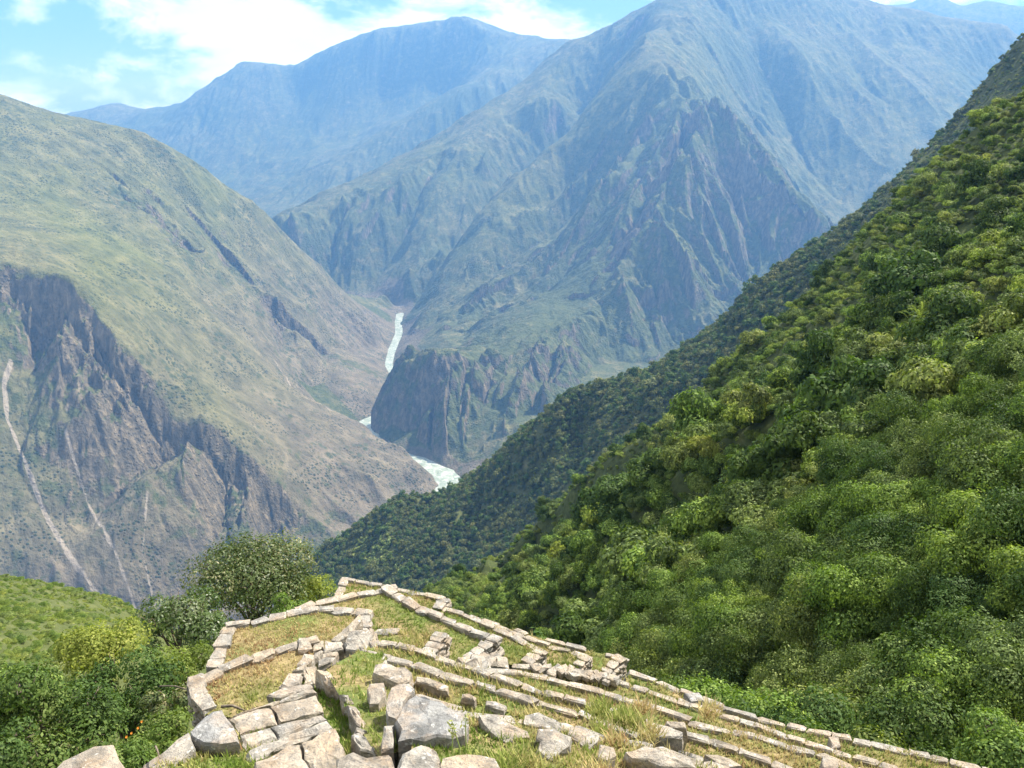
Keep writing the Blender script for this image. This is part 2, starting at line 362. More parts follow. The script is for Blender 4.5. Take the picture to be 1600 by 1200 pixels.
rib([(768, 566, 3720), (758, 630, 3520), (752, 690, 3330)], -55, 70)
rib([(905, 560, 4050), (865, 620, 3720), (845, 680, 3420)], 55, 100)
rib([(660, 580, 3620), (655, 640, 3480), (650, 700, 3330)], -35, 60)
rib([(705, 570, 3620), (700, 640, 3460), (705, 710, 3260)], 40, 60)
rib([(600, 430, 4900), (560, 520, 4560), (545, 600, 4150), (535, 640, 3800)], -30, 120)
rib([(500, 440, 4900), (480, 520, 4420), (490, 600, 3900)], 32, 140)
rib([(900, 180, 7100), (850, 235, 6750), (815, 300, 6450), (760, 370, 6150)], -60, 100)
rib([(1000, 250, 6050), (950, 330, 5650), (900, 390, 5400), (850, 440, 5150)], 70, 110)
rib([(1010, 130, 6700), (950, 200, 6450), (890, 260, 6250)], -60, 110)
rib([(760, 240, 7300), (735, 310, 6800), (710, 390, 6300), (680, 440, 6000)], 70, 110)
rib([(690, 260, 7250), (650, 330, 6750), (610, 400, 6350), (580, 440, 6150)], -70, 120)
rib([(640, 275, 7050), (600, 340, 6650), (560, 400, 6350)], 60, 110)
rib([(560, 315, 6780), (530, 360, 6500), (515, 400, 6300)], -55, 90)
rib([(912, 618, 1020), (914, 680, 950), (906, 740, 890)], -20, 26)
rib([(770, 735, 1080), (760, 800, 1000), (745, 860, 920)], -14, 30)
rib([(680, 800, 1090), (672, 850, 1000)], -12, 26)
rib([(1130, 520, 950), (1120, 570, 880)], -12, 26)
rib([(640, 792, 1120), (615, 840, 1050), (590, 880, 990)], 14, 40)
def signed_dist(X, Y, L):
    best = np.full(X.shape, 1e9, np.float32); sg = np.zeros(X.shape, np.float32)
    for i, (a, b) in enumerate(zip(L[:-1], L[1:])):
        d = b-a; t = ((X-a[0])*d[0]+(Y-a[1])*d[1])/float(d@d); tc = np.clip(t, 0, 1)
        dd = np.hypot(X-a[0]-tc*d[0], Y-a[1]-tc*d[1]); s = np.sign(d[0]*(Y-a[1])-d[1]*(X-a[0])); u = dd < best
        best = np.where(u, dd, best); sg = np.where(u, s, sg)
    ends = np.minimum(np.hypot(X-L[0][0], Y-L[0][1]), np.hypot(X-L[-1][0], Y-L[-1][1]))
    return best, sg, ends
def erosion(x, y, gx, gy, scale0, octs, amp0, seed=0, gain=0.52):
    """gullies that follow the fall line: stripes across the slope, refined octave by octave"""
    h = np.zeros_like(x, dtype=np.float32); gx = gx.astype(np.float32).copy(); gy = gy.astype(np.float32).copy()
    sc = scale0; amp = amp0
    for o in range(octs):
        g = np.sqrt(gx*gx+gy*gy)+1e-4; sx = -gy/g; sy = gx/g; st = np.clip(g/0.7, 0, 1.3)
        qx = x/sc; qy = y/sc; cx = np.floor(qx); cy = np.floor(qy)
        C_ = np.zeros_like(h); S_ = np.zeros_like(h); W_ = np.full_like(h, 1e-4)
        for i in (-1, 0, 1):
            for j in (-1, 0, 1):
                ix = (cx+i).astype(np.int64); iy = (cy+j).astype(np.int64)
                vx = (qx-(cx+i)-hash2(ix, iy, seed+o*7)).astype(np.float32); vy = (qy-(cy+j)-hash2(ix, iy, seed+o*7+3)).astype(np.float32)
                w = np.clip(1-(vx*vx+vy*vy)/1.7, 0, None); w = w*w
                ph = (vx*sx+vy*sy)*np.float32(5.2)
                C_ += np.cos(ph)*w; S_ += np.sin(ph)*w; W_ += w
        C_ /= W_; S_ /= W_
        C2 = 0.45*C_ + 0.55*(1-2*np.abs(S_))
        h += amp*st*C2
        k = -amp*st*5.2/sc*S_
        gx += k*sx; gy += k*sy
        sc *= 0.5; amp *= gain
    return h
# ------------------------------------------------------------------ mountain mesh: rows of rising distance, fan of bearings
AZ0, AZ1, NAZ = R(-41), R(41), 1040
RANGES = np.concatenate([np.geomspace(452, 1500, 105, endpoint=False), np.linspace(1500, 1900, 30, endpoint=False), np.linspace(1900, 5600, 560, endpoint=False),
                         np.linspace(5600, 9600, 260, endpoint=False), np.linspace(9600, 14200, 110, endpoint=False), np.linspace(14200, 16400, 24)])
AZ = np.linspace(AZ0, AZ1, NAZ)
def polar_terrain():
    r, a = np.meshgrid(RANGES, AZ, indexing='ij'); X = r*np.sin(a); Y = r*np.cos(a)
    Xw = X + 22*fbm(X, Y, 420, 3, 51) * np.clip(r/3000, 0, 1); Yw = Y + 22*fbm(X, Y, 420, 3, 77)*np.clip(r/3000, 0, 1)
    Z, tag = terrain_base(Xw, Yw, True)
    for L, hh, ww in RIBS:
        lo = L.min(0)-ww; hi = L.max(0)+ww; s = (X > lo[0]) & (X < hi[0]) & (Y > lo[1]) & (Y < hi[1])
        dd, sg, en = signed_dist(Xw[s], Yw[s], L); Z[s] += hh*np.clip(1-dd/ww, 0, 1)**1.25*np.clip(0.35+en/(1.5*ww), 0, 1)
    # distance to the river
    T = resample(RIV, 60); dr = np.full(X.size, 1e9, np.float32); xf = X.ravel().astype(np.float32); yf = Y.ravel().astype(np.float32)
    for s in range(0, X.size, 100000):
        dr[s:s+100000] = np.sqrt(np.min((xf[s:s+100000, None]-T[:, 0].astype(np.float32))**2+(yf[s:s+100000, None]-T[:, 1].astype(np.float32))**2, axis=1))
    T = resample(RIV, 8); sel = np.where(dr < 170)[0]
    for s in range(0, len(sel), 30000):
        k = sel[s:s+30000]; dr[k] = np.sqrt(np.min((xf[k, None]-T[:, 0].astype(np.float32))**2+(yf[k, None]-T[:, 1].astype(np.float32))**2, axis=1))
    dr = dr.reshape(X.shape)
    dZr = np.gradient(Z, RANGES, axis=0); dZa = np.gradient(Z, AZ, axis=1)/r
    gx = dZr*np.sin(a)+dZa*np.cos(a); gy = dZr*np.cos(a)-dZa*np.sin(a)
    big = np.clip((r-1300)/600, 0, 1)                         # the forested ridge stays gentler
    fade = np.clip((dr-20)/110, 0.0, 1)
    e = erosion(X, Y, gx, gy, 700.0, 6, 70.0, 11)*np.clip(0.85+1.1*fbm(X, Y, 1500, 3, 141), 0.45, 1.35)
    e2 = erosion(X, Y, gx, gy, 110.0, 3, 11.0, 91)
    far = np.clip((r-6000)/5000, 0, 1)
    lf = np.where(np.isin(tag, [int(np.where(UT == 'left')[0][0])]) & (Z > WATER+90), 1.0, 0.0).astype(np.float32)
    for _ in range(40):                                      # soft edge for the smoother grass slopes
        lf[1:-1] = 0.25*lf[:-2]+0.5*lf[1:-1]+0.25*lf[2:]; lf[:, 1:-1] = 0.25*lf[:, :-2]+0.5*lf[:, 1:-1]+0.25*lf[:, 2:]
    e = e*(1-0.62*lf); e2 = e2*(1-0.35*lf)
    CUT = np.zeros_like(Z); CMASK = np.zeros_like(Z)
    wob = fbm(X, Y, 190, 4, 71)*70 + ridged(X, Y, 75, 3, 83)*26
    for L, dep, wd, dec, side in CLIFFS:
        lo = L.min(0)-3*dec-200; hi = L.max(0)+3*dec+200
        s = (X > lo[0]) & (X < hi[0]) & (Y > lo[1]) & (Y < hi[1])
        dd, sg, en = signed_dist(X[s], Y[s], L)
        q = dd*sg*side + wob[s]*0.62
        k = np.clip(q/wd, 0, 1); k = k*k*(3-2*k)
        cut = dep*k*np.exp(-np.clip(q-wd, 0, None)/dec)*np.clip(en/(0.9*dec), 0, 1)*(0.75+0.5*fbm(X[s], Y[s], 260, 2, 15))
        CUT[s] = np.maximum(CUT[s], cut); CMASK[s] = np.maximum(CMASK[s], np.clip(cut/dep, 0, 1))
    Z = Z-CUT
    flat_near = np.clip((r-520)/400, 0, 1); e = e*flat_near; e2 = e2*flat_near
    dZr = np.gradient(Z, RANGES, axis=0); dZa = np.gradient(Z, AZ, axis=1)/r
    e3 = erosion(X, Y, dZr*np.sin(a)+dZa*np.cos(a), dZr*np.cos(a)-dZa*np.sin(a), 190.0, 4, 30.0, 171, 0.5)
    Z = Z + e3*(np.clip(CMASK*1.3, 0, 1)**1.6+0.12*lf*big) + CMASK*(ridged(X+0.3*Z, Y+0.2*Z, 120, 4, 44)*16)
    Z2 = Z + e*(0.16+0.84*big)*fade*(1-0.30*far) + e2*(0.5*big+0.2)*fade
    Z2 += fbm(X, Y, 900, 4, 5)*30*big*fade
    Z2 += far*(ridged(X, Y, 700, 4, 211)-0.3)*38
    # crags: steep bands broken out of the faces
    Z2 += fbm(X, Y, 60, 3, 123)*6*(1-big)*np.clip((r-520)/200, 0, 1)
    crag = np.clip(fbm(X, Y, 700, 3, 31)*1.6+0.15-0.5*lf, 0, 1)*big*fade
    TC = np.clip(crag*0.55+CMASK*1.4, 0, 1.5)
    Z2 += crag*(ridged(X+0.4*Z, Y, 150, 4, 41)*18)*(1-0.5*far)
    Z2 += fbm(X, Y, 26, 2, 63)*1.6*np.clip((r-1500)/500, 0, 1)*np.clip((9000-r)/2000, 0, 1)
    bank = np.interp(Y, [3000, 3300, 3600, 3850, 4200, 5600], [44, 40, 36, 30, 10, 13]).astype(np.float32)*(1+0.35*fbm(X, Y, 90, 3, 95))
    Z2 = np.where((dr < bank) & (Y < 5650), np.minimum(Z2, WATER-6), np.where(r > 1700, np.maximum(Z2, WATER-6+0.55*np.clip(dr-bank, 0, 300)), Z2))
    return r, a, X, Y, Z2, tag, dr, TC
r_, a_, TX, TY, TZ, TTAG, TDR, TCRAG = polar_terrain()
def grid_normals(X, Y, Z):
    P = np.stack([X, Y, Z], -1)
    a = np.gradient(P, axis=0); b = np.gradient(P, axis=1)
    n = np.cross(b, a); n /= np.linalg.norm(n, axis=-1, keepdims=True)+1e-9
    n[n[..., 2] < 0] *= -1
    return n
def line_dist(X, Y, pts):                     # plan distance to a polyline of (x, y)
    out = np.full(X.shape, 1e9, np.float32)
    P = np.asarray(pts, float)[:, :2]
    for a, b in zip(P[:-1], P[1:]):
        d = b-a; L2 = max(1e-9, float(d@d)); t = np.clip(((X-a[0])*d[0]+(Y-a[1])*d[1])/L2, 0, 1)
        out = np.minimum(out, np.hypot(X-a[0]-t*d[0], Y-a[1]-t*d[1]))
    return out

# ------------------------------------------------------------------ mountain material
def mountain_material():
    m, nt, out = new_mat('mountainside')
    geo = nt.nodes.new('ShaderNodeNewGeometry'); pos = geo.outputs['Position']
    def attr(n):
        a = nt.nodes.new('ShaderNodeAttribute'); a.attribute_name = n; return a.outputs['Fac']
    # grass: green to straw, in patches
    n1 = noise(nt, pos, 0.0021, 6, 0.62); n2 = noise(nt, pos, 0.011, 6, 0.65, 0.3); n3 = noise(nt, pos, 0.06, 4, 0.6)
    green = ramp(nt, n2, [(0.3, (0.060, 0.072, 0.024)), (0.52, (0.118, 0.124, 0.040)), (0.75, (0.195, 0.182, 0.070))])
    brown = ramp(nt, n2, [(0.3, (0.082, 0.070, 0.048)), (0.5, (0.142, 0.118, 0.080)), (0.72, (0.225, 0.185, 0.125))])
    dry = math_n(nt, 'ADD', attr('dry'), math_n(nt, 'MULTIPLY', math_n(nt, 'SUBTRACT', n1, 0.5), 1.3), clamp=True)
    base = mixc(nt, dry, green.outputs[0], brown.outputs[0])
    # dark scrub dots and thickets
    vor = nt.nodes.new('ShaderNodeTexVoronoi'); vor.inputs['Scale'].default_value = 0.085; LK(nt, pos, vor.inputs['Vector'])
    dots = ramp(nt, vor.outputs['Distance'], [(0.22, 1.0), (0.42, 0.0)])
    thick = ramp(nt, noise(nt, pos, 0.006, 5, 0.6), [(0.46, 0.0), (0.58, 1.0)])
    dens = math_n(nt, 'MULTIPLY', dots.outputs[0], math_n(nt, 'ADD', math_n(nt, 'MULTIPLY', thick.outputs[0], 0.75), 0.22), clamp=True)
    base = mixc(nt, math_n(nt, 'MULTIPLY', dens, 0.92), base, (0.036, 0.052, 0.022))
    vor2 = nt.nodes.new('ShaderNodeTexVoronoi'); vor2.inputs['Scale'].default_value = 0.034; LK(nt, pos, vor2.inputs['Vector'])
    clump = math_n(nt, 'MULTIPLY', ramp(nt, vor2.outputs['Distance'], [(0.25, 1.0), (0.50, 0.0)]).outputs[0], ramp(nt, noise(nt, pos, 0.0042, 4, 0.6), [(0.50, 0.0), (0.60, 1.0)]).outputs[0])
    base = mixc(nt, math_n(nt, 'MULTIPLY', clump, 0.8), base, (0.045, 0.062, 0.026))
    bushy = ramp(nt, math_n(nt, 'ADD', attr('bush'), math_n(nt, 'MULTIPLY', math_n(nt, 'SUBTRACT', noise(nt, pos, 0.018, 6, 0.72), 0.5), 2.0)), [(0.42, 0.0), (0.62, 1.0)])
    bcol = ramp(nt, n3, [(0.35, (0.036, 0.050, 0.020)), (0.65, (0.090, 0.105, 0.038))])
    base = mixc(nt, math_n(nt, 'MULTIPLY', bushy.outputs[0], 0.85), base, bcol.outputs[0])
    # bare rock where it is steep
    mp = nt.nodes.new('ShaderNodeMapping'); mp.inputs['Scale'].default_value = (1, 1, 0.32); LK(nt, pos, mp.inputs[0])
    nr = noise(nt, mp.outputs[0], 0.045, 8, 0.68, 0.4)
    rock = ramp(nt, nr, [(0.28, (0.046, 0.042, 0.029)), (0.46, (0.102, 0.088, 0.060)), (0.60, (0.18, 0.146, 0.096)), (0.76, (0.31, 0.25, 0.165))])
    rk = ramp(nt, math_n(nt, 'ADD', attr('rock'), math_n(nt, 'MULTIPLY', math_n(nt, 'SUBTRACT', noise(nt, pos, 0.022, 6, 0.68), 0.5), 1.1)), [(0.40, 0.0), (0.60, 1.0)])
    base = mixc(nt, rk.outputs[0], base, rock.outputs[0])
    # pale scree and slide tracks
    sc = ramp(nt, math_n(nt, 'ADD', attr('scree'), math_n(nt, 'MULTIPLY', math_n(nt, 'SUBTRACT', noise(nt, pos, 0.05, 5, 0.7), 0.5), 0.7)), [(0.45, 0.0), (0.70, 1.0)])
    base = mixc(nt, math_n(nt, 'MULTIPLY', sc.outputs[0], 0.85), base, (0.30, 0.255, 0.20))
    hsum = math_n(nt, 'ADD', math_n(nt, 'MULTIPLY', nr, 6.0), math_n(nt, 'ADD', math_n(nt, 'MULTIPLY', n3, 3.0), math_n(nt, 'MULTIPLY', dens, 2.5)))
    principled(nt, out, base, 0.95, bump(nt, hsum, 0.9, 2.2), 0.1)
    return m
M_MOUNT = mountain_material()

TN = grid_normals(TX, TY, TZ)
steep = 1-TN[..., 2]
CTX = {'left': 0, 'center': 1}
def blob(pts, rad):                           # soft patches round points seen at (u, v, d)
    s = np.zeros(TX.shape, np.float32)
    for u, v, d, k in pts:
        p = at_d(u, v, d); s = np.maximum(s, np.exp(-((TX-p[0])**2+(TY-p[1])**2)/(rad*k)**2))
    return s
river_h = np.clip((TZ-WATER)/900, 0, 1)
istag = lambda *n: np.isin(TTAG, [int(np.where(UT == t)[0][0]) for t in n]).astype(np.float32)
T_ROCK = np.clip((steep-0.33)*2.3, 0, 0.8)*(1-0.25*istag('center', 'summit', 'spur', 'far')) + 0.36*TCRAG
T_DRY = 0.20 + (0.92*np.clip(1-river_h*1.05, 0, 1))*istag('left', 'r') + 0.22*np.clip(1-river_h*1.3, 0, 1)*istag('center', 'summit')
T_BUSH = 0.14 + 0.50*np.clip(TCRAG, 0, 1) + 0.25*np.clip((steep-0.15)*2, 0, 1) + 0.30*istag('center', 'summit', 'spur', 'far')*(1-0.2*river_h)
T_SCREE = np.clip(1.1-TDR/80, 0, 1)*0.5
isr = istag('ridge', 'slope', 'near'); T_ROCK = T_ROCK*(1-isr)+isr*0.12; T_BUSH = T_BUSH*(1-isr)+isr*0.75
def track(pts, w, amt):
    global T_SCREE
    L = [at_d(*p) for p in pts]
    ww = w*(1.0+0.5*fbm(TX, TY, 60, 3, 201)); T_SCREE = np.maximum(T_SCREE, amt*np.exp(-(np.clip(line_dist(TX, TY, L)+4*fbm(TX, TY, 50, 2, 207), 0, None)/ww)**2))
track([(12, 540, 2450), (6, 600, 2390), (10, 650, 2320), (60, 770, 2170), (110, 870, 2060), (170, 945, 1990)], 7, 0.95)
track([(105, 690, 2310), (140, 780, 2200), (180, 860, 2090), (215, 950, 1990)], 6, 0.8)
track([(235, 800, 2230), (225, 880, 2110), (240, 930, 2030)], 5, 0.78)
track([(430, 560, 3620), (450, 590, 3520), (465, 615, 3450)], 8, 0.8)
track([(492, 630, 3450), (520, 665, 3350)], 7, 0.85)

MOUNT = {}
def build_mountains():
    idx = np.arange(TX.size, dtype=np.int32).reshape(TX.shape)
    quad = np.stack([idx[:-1, :-1], idx[:-1, 1:], idx[1:, 1:], idx[1:, :-1]], -1).reshape(-1, 4)
    qt = TTAG[:-1, :-1].ravel()
    name2 = {'left': ('left_mountain', 'green and brown grassy mountain on the far bank with dark cliffs low down'),
             'center': ('central_mountain', 'long steep spur falling to the river bend with a dark cliff at its foot'),
             'summit': ('summit_mountain', 'tall hazy blue-green mountain face filling the upper right behind the spur'),
             'spur': ('distant_spur', 'pale blue ribbed spur between the far mountain and the central spur'),
             'far': ('far_mountain', 'hazy blue mountain with a jagged crest touching the clouds'),
             'range': ('distant_range', 'faint low blue range on the horizon'),
             'ridge': ('forested_ridge', 'dark forested ridge dropping to the river behind the terraces'),
             'slope': ('valley_slope', 'lower wooded ground behind the near slope'),
             'near': ('valley_slope', 'lower ground below the terraces'),
             'r': ('river_bed', 'rocky banks and bed of the river')}
    merge = {'near': 'ridge', 'slope': 'ridge'}
    co = np.stack([TX, TY, TZ], -1).reshape(-1, 3); nn = TN.reshape(-1, 3)
    for t in ('left', 'center', 'summit', 'spur', 'far', 'range', 'ridge', 'r'):
        ids = [i for i, u in enumerate(UT) if merge.get(u, u) == t]
        q = quad[np.isin(qt, ids)]
        if not len(q): continue
        used, inv = np.unique(q.ravel(), return_inverse=True)
        me = mesh_from_arrays(name2[t][0], co[used], quads=inv.reshape(-1, 4))
        for nme, arr in (('rock', T_ROCK), ('dry', T_DRY), ('bush', T_BUSH), ('scree', T_SCREE)): add_attr(me, nme, arr.ravel()[used])
        me.normals_split_custom_set_from_vertices(nn[used])
        MOUNT[t] = add_obj(name2[t][0], me, M_MOUNT, label=name2[t][1], kind='structure')
build_mountains()

# ------------------------------------------------------------------ river
def build_river():
    L = smooth_line(resample(RIV, 25), 3); L = L[(L[:, 1] < 5750) & (L[:, 1] > 2620)]; t = np.gradient(L, axis=0); t /= np.linalg.norm(t, axis=1, keepdims=True); nrm = np.c_[-t[:, 1], t[:, 0]]
    K = 9; off = np.linspace(-70, 70, K)
    P = L[:, None, :] + nrm[:, None, :]*off[None, :, None]
    z = np.full(P.shape[:2], WATER)
    v = np.dstack([P, z]).reshape(-1, 3); n = len(L); idx = np.arange(n*K).reshape(n, K)
    q = np.stack([idx[:-1, :-1], idx[1:, :-1], idx[1:, 1:], idx[:-1, 1:]], -1).reshape(-1, 4)
    m, nt, out = new_mat('river_water')
    geo = nt.nodes.new('ShaderNodeNewGeometry'); pos = geo.outputs['Position']
    n1 = noise(nt, pos, 0.035, 6, 0.7, 0.8); n2 = noise(nt, pos, 0.12, 4, 0.65)
    c = ramp(nt, math_n(nt, 'ADD', math_n(nt, 'MULTIPLY', n1, 0.65), math_n(nt, 'MULTIPLY', n2, 0.35)), [(0.38, (0.12, 0.16, 0.115)), (0.48, (0.25, 0.29, 0.235)), (0.56, (0.38, 0.41, 0.36)), (0.66, (0.56, 0.57, 0.54))])
    principled(nt, out, c.outputs[0], 0.35, bump(nt, n2, 0.6, 2.0), 0.5)
    add_obj('river', mesh_from_arrays('river', v, quads=q), m, label='white and pale green rapids of the river winding through the gorge', kind='structure')
build_river()
# ------------------------------------------------------------------ near ground: terraces, walls, stones
def P3(pts, z=None):
    return np.array([at_z(p[0], p[1], z if len(p) == 2 else p[2]) for p in pts])
def extend_end(P, d):
    t = P[-1]-P[-2]; t[2] = 0; t /= np.linalg.norm(t); return np.vstack([P, P[-1]+t*d])

ROWS = {   # wall tops: pixel line, level, extension past the frame
 'r5': (P3([(649, 1090), (701, 1106), (745, 1117), (820, 1124), (878, 1135), (937, 1150), (1005, 1163), (1080, 1187), (1140, 1205)], -6.8), 3),
 'r4': (P3([(608, 1027), (641, 1035), (675, 1046), (703, 1056), (754, 1070), (807, 1087), (844, 1097), (885, 1108), (922, 1118), (967, 1139), (1000, 1150), (1056, 1172), (1100, 1190), (1130, 1203)], -7.7), 3),
 'r3': (P3([(594, 1003), (625, 1007), (669, 1020), (727, 1040), (790, 1061), (838, 1078), (911, 1097), (973, 1116), (997, 1124), (1071, 1147), (1127, 1162), (1180, 1181), (1230, 1200)], -8.4), 3),
 'r2': (P3([(725, 1043), (775, 1048), (838, 1054), (894, 1069), (930, 1079), (975, 1092), (1041, 1110), (1112, 1136), (1180, 1149), (1240, 1166), (1300, 1185), (1350, 1203)], -9.1), 3),
 'r1': (P3([(800, 1040), (838, 1043), (874, 1050), (962, 1062), (1026, 1083), (1131, 1116), (1187, 1134), (1232, 1151), (1289, 1167), (1337, 1182), (1394, 1198)], -9.8), 3),
 'edge': (P3([(983, 1048), (1000, 1053), (1026, 1065), (1097, 1091), (1157, 1114), (1225, 1132), (1300, 1147), (1345, 1159), (1397, 1168), (1435, 1177), (1495, 1192), (1530, 1203)], -10.5), 2),
 'T1': (P3([(300, 1068), (355, 1040), (410, 1022), (460, 1006), (490, 999)], -8.6), 0),
 'T1side': (P3([(322, 1112), (303, 1085), (300, 1068)], -8.6), 0),
 'T2': (P3([(355, 976), (400, 971), (419, 964), (478, 952), (515, 949), (569, 955)], -9.8), 0),
 'T2side': (P3([(328, 1046), (340, 1015), (355, 976)], -9.8), 0),
 'T2inner': (P3([(569, 955), (574, 972), (566, 996)], -9.8), 0),
 'Tp': (P3([(585, 984), (625, 985), (694, 991)], -9.7), 0),
 'T3': (P3([(440, 962), (478, 947), (512, 939), (553, 930), (603, 919)], -10.9), 0),
 'Rb': (P3([(603, 919), (640, 942), (669, 956), (735, 984), (776, 1000)], -10.9), 0),
 'tipside': (P3([(524, 938), (537, 904)], -11.5), 0),
 'tip': (P3([(537, 904), (600, 915), (697, 936)], -11.5), 0),
 'Rc': (P3([(700, 950), (726, 959), (779, 984), (832, 1009), (847, 1016)], -11.5), 0),
 'Rd': (P3([(735, 962), (810, 991), (872, 1012), (919, 1025)], -12.1), 0),
 'Re': (P3([(754, 969), (841, 994), (904, 1012), (975, 1028)], -12.7), 0),
}
for k, (p, e) in list(ROWS.items()): ROWS[k] = extend_end(p, e) if e else p
PATCHES = []      # (grid of points) used for ground sheets and for grass
def strip(far, near, nu=None, nv=8):
    F = np.asarray(far, float); Nn = np.asarray(near, float)
    L = np.linalg.norm(np.diff(F, axis=0), axis=1).sum(); nu = nu or max(6, int(L/0.16))
    def rs(P):
        d = np.r_[0, np.cumsum(np.linalg.norm(np.diff(P, axis=0), axis=1))]; t = np.linspace(0, d[-1], nu)
        return np.stack([np.interp(t, d, P[:, k]) for k in range(3)], 1)
    a, b = rs(F), rs(Nn); t = np.linspace(0, 1, nv)[None, :, None]
    G = a[:, None, :]*(1-t)+b[:, None, :]*t
    G[:, :, 2] += 0.035*fbm(G[:, :, 0], G[:, :, 1], 0.7, 3, 3)-0.03
    PATCHES.append(G); return G
def flat(P, z): Q = np.array(P, float); Q[:, 2] = z; return Q
strip(ROWS['r5'], [(-0.9, 5.4, -5.95), (0, 4.2, -5.6), (1.6, 3.8, -5.7), (3.4, 4.2, -6.2), (5.2, 3.2, -6.4)], nv=22)
strip(ROWS['r4'], flat(ROWS['r5'], -7.65)); strip(ROWS['r3'], flat(ROWS['r4'], -8.35)); strip(ROWS['r2'], flat(ROWS['r3'][3:], -9.05))
strip(ROWS['r1'], flat(ROWS['r2'][2:], -9.75)); strip(ROWS['edge'], flat(ROWS['r1'][3:], -10.45), nv=10)
strip(ROWS['T1'], P3([(316, 1112), (360, 1120), (420, 1100), (490, 1060)], -8.6), nv=12)
strip(ROWS['T2'], P3([(326, 1048), (355, 1048), (460, 1014), (500, 1015), (566, 1000)], -9.8), nv=14)
strip(np.vstack([ROWS['T3'][1:], ROWS['Rb'][1:]]), P3([(470, 966), (560, 975), (590, 1004), (660, 1014), (700, 1034), (739, 1030)], -10.9), nv=16)
strip(ROWS['Tp'], P3([(590, 1012), (640, 1018), (668, 1024), (675, 1026)], -9.7), nv=8)
strip(ROWS['tip'], P3([(523, 942), (560, 937), (606, 926), (690, 972)], -11.5), nv=8)
strip(ROWS['Rc'], P3([(690, 968), (776, 1006), (790, 1036), (827, 1039)], -11.5), nv=8)
strip(ROWS['Rd'], P3([(700, 956), (779, 992), (847, 1024), (862, 1048), (905, 1043)], -12.1), nv=8)
strip(ROWS['Re'], P3([(735, 966), (810, 997), (919, 1033), (925, 1049), (951, 1051)], -12.7), nv=8)
strip(P3([(725, 1026, -11.3), (790, 1036, -11.9), (830, 1041, -12.2), (862, 1047, -12.5), (908, 1044, -12.8), (930, 1047, -13.0), (985, 1056, -13.3)]),
      P3([(700, 1050, -11.0), (790, 1062, -11.6), (838, 1064, -12.0), (874, 1070, -12.4), (910, 1075, -12.6), (962, 1082, -12.9), (990, 1085, -13.2)]), nv=8)
strip(P3([(508, 1046, -7.85), (530, 1030, -8.0), (560, 1015, -8.25), (594, 1006, -8.5), (606, 1026, -8.05)]),
      P3([(592, 1184, -6.6), (598, 1184, -6.6), (606, 1180, -6.6), (620, 1174, -6.6), (640, 1160, -6.7)]), nv=26)      # trodden strip beside the stair
strip(P3([(440, 1075, -8.45), (470, 1040, -8.8), (495, 1020, -9.0), (520, 1030, -8.9)]), P3([(290, 1290, -6.2), (400, 1290, -6.2), (500, 1290, -6.2), (600, 1290, -6.2)]), nv=26)   # bed of the stair
strip(P3([(296, 1146, -7.3), (330, 1130, -7.4), (362, 1135, -7.45), (385, 1180, -7.0)]), P3([(200, 1235, -6.6), (250, 1260, -6.5), (330, 1280, -6.4), (420, 1280, -6.4)]), nv=14)

# ---- the natural ground around them, out to the crest of the near slope
def near_ground():
    rr = np.concatenate([np.linspace(1.0, 30, 90, endpoint=False), np.geomspace(30, 456, 165)])
    az = np.linspace(R(-70), R(70), 420)
    r, a = np.meshgrid(rr, az, indexing='ij'); X = r*np.sin(a); Y = r*np.cos(a)
    Z = terrain_base(X, Y)
    Z += fbm(X, Y, 26, 4, 15)*3.4*np.clip((r-30)/60, 0, 1)*np.clip((440-r)/90, 0, 1) + fbm(X, Y, 70, 3, 35)*5.0*np.clip((r-45)/80, 0, 1)*np.clip((300-r)/120, 0, 1) + fbm(X, Y, 3.0, 3, 25)*0.25*np.clip((440-r)/90, 0, 1)
    al = -0.855*X+0.518*Y; ac = 0.518*X+0.855*Y; ac = ac+6*fbm(X, Y, 40, 2, 301)          # gullies down the fall line of the right-hand slope
    wt = np.clip((r-30)/40, 0, 1)*np.clip((330-r)/110, 0, 1)*np.clip((X-6)/14, 0, 1)
    Z += wt*(fbm(ac*3.2, al, 75, 3, 311)*7.0)
    for G in PATCHES:                        # keep it below the built terraces
        bb = G.reshape(-1, 3); lo = bb.min(0)-0.6; hi = bb.max(0)+0.6
        sel = (X > lo[0]) & (X < hi[0]) & (Y > lo[1]) & (Y < hi[1])
        if not sel.any(): continue
        px, py = X[sel], Y[sel]; d = np.hypot(px[:, None]-bb[:, 0], py[:, None]-bb[:, 1]); j = np.argmin(d, 1)
        zz = Z[sel]; near = d[np.arange(len(j)), j] < 0.5; zz = np.where(near, np.minimum(zz, bb[j, 2]-0.7), zz); Z[sel] = zz
    return r, X, Y, Z
NR, NX, NY, NZ = near_ground()
from mathutils.kdtree import KDTree
def ground_z(x, y):                           # height of the near ground, by bilinear lookup
    r = np.hypot(x, y); a = np.arctan2(x, y)
    i = np.interp(r, NR[:, 0], np.arange(NR.shape[0])); az = np.linspace(R(-70), R(70), NR.shape[1]); j = np.interp(a, az, np.arange(len(az)))
    i0 = np.clip(np.floor(i).astype(int), 0, NR.shape[0]-2); j0 = np.clip(np.floor(j).astype(int), 0, NR.shape[1]-2); fi = i-i0; fj = j-j0
    return NZ[i0, j0]*(1-fi)*(1-fj)+NZ[i0+1, j0]*fi*(1-fj)+NZ[i0, j0+1]*(1-fi)*fj+NZ[i0+1, j0+1]*fi*fj
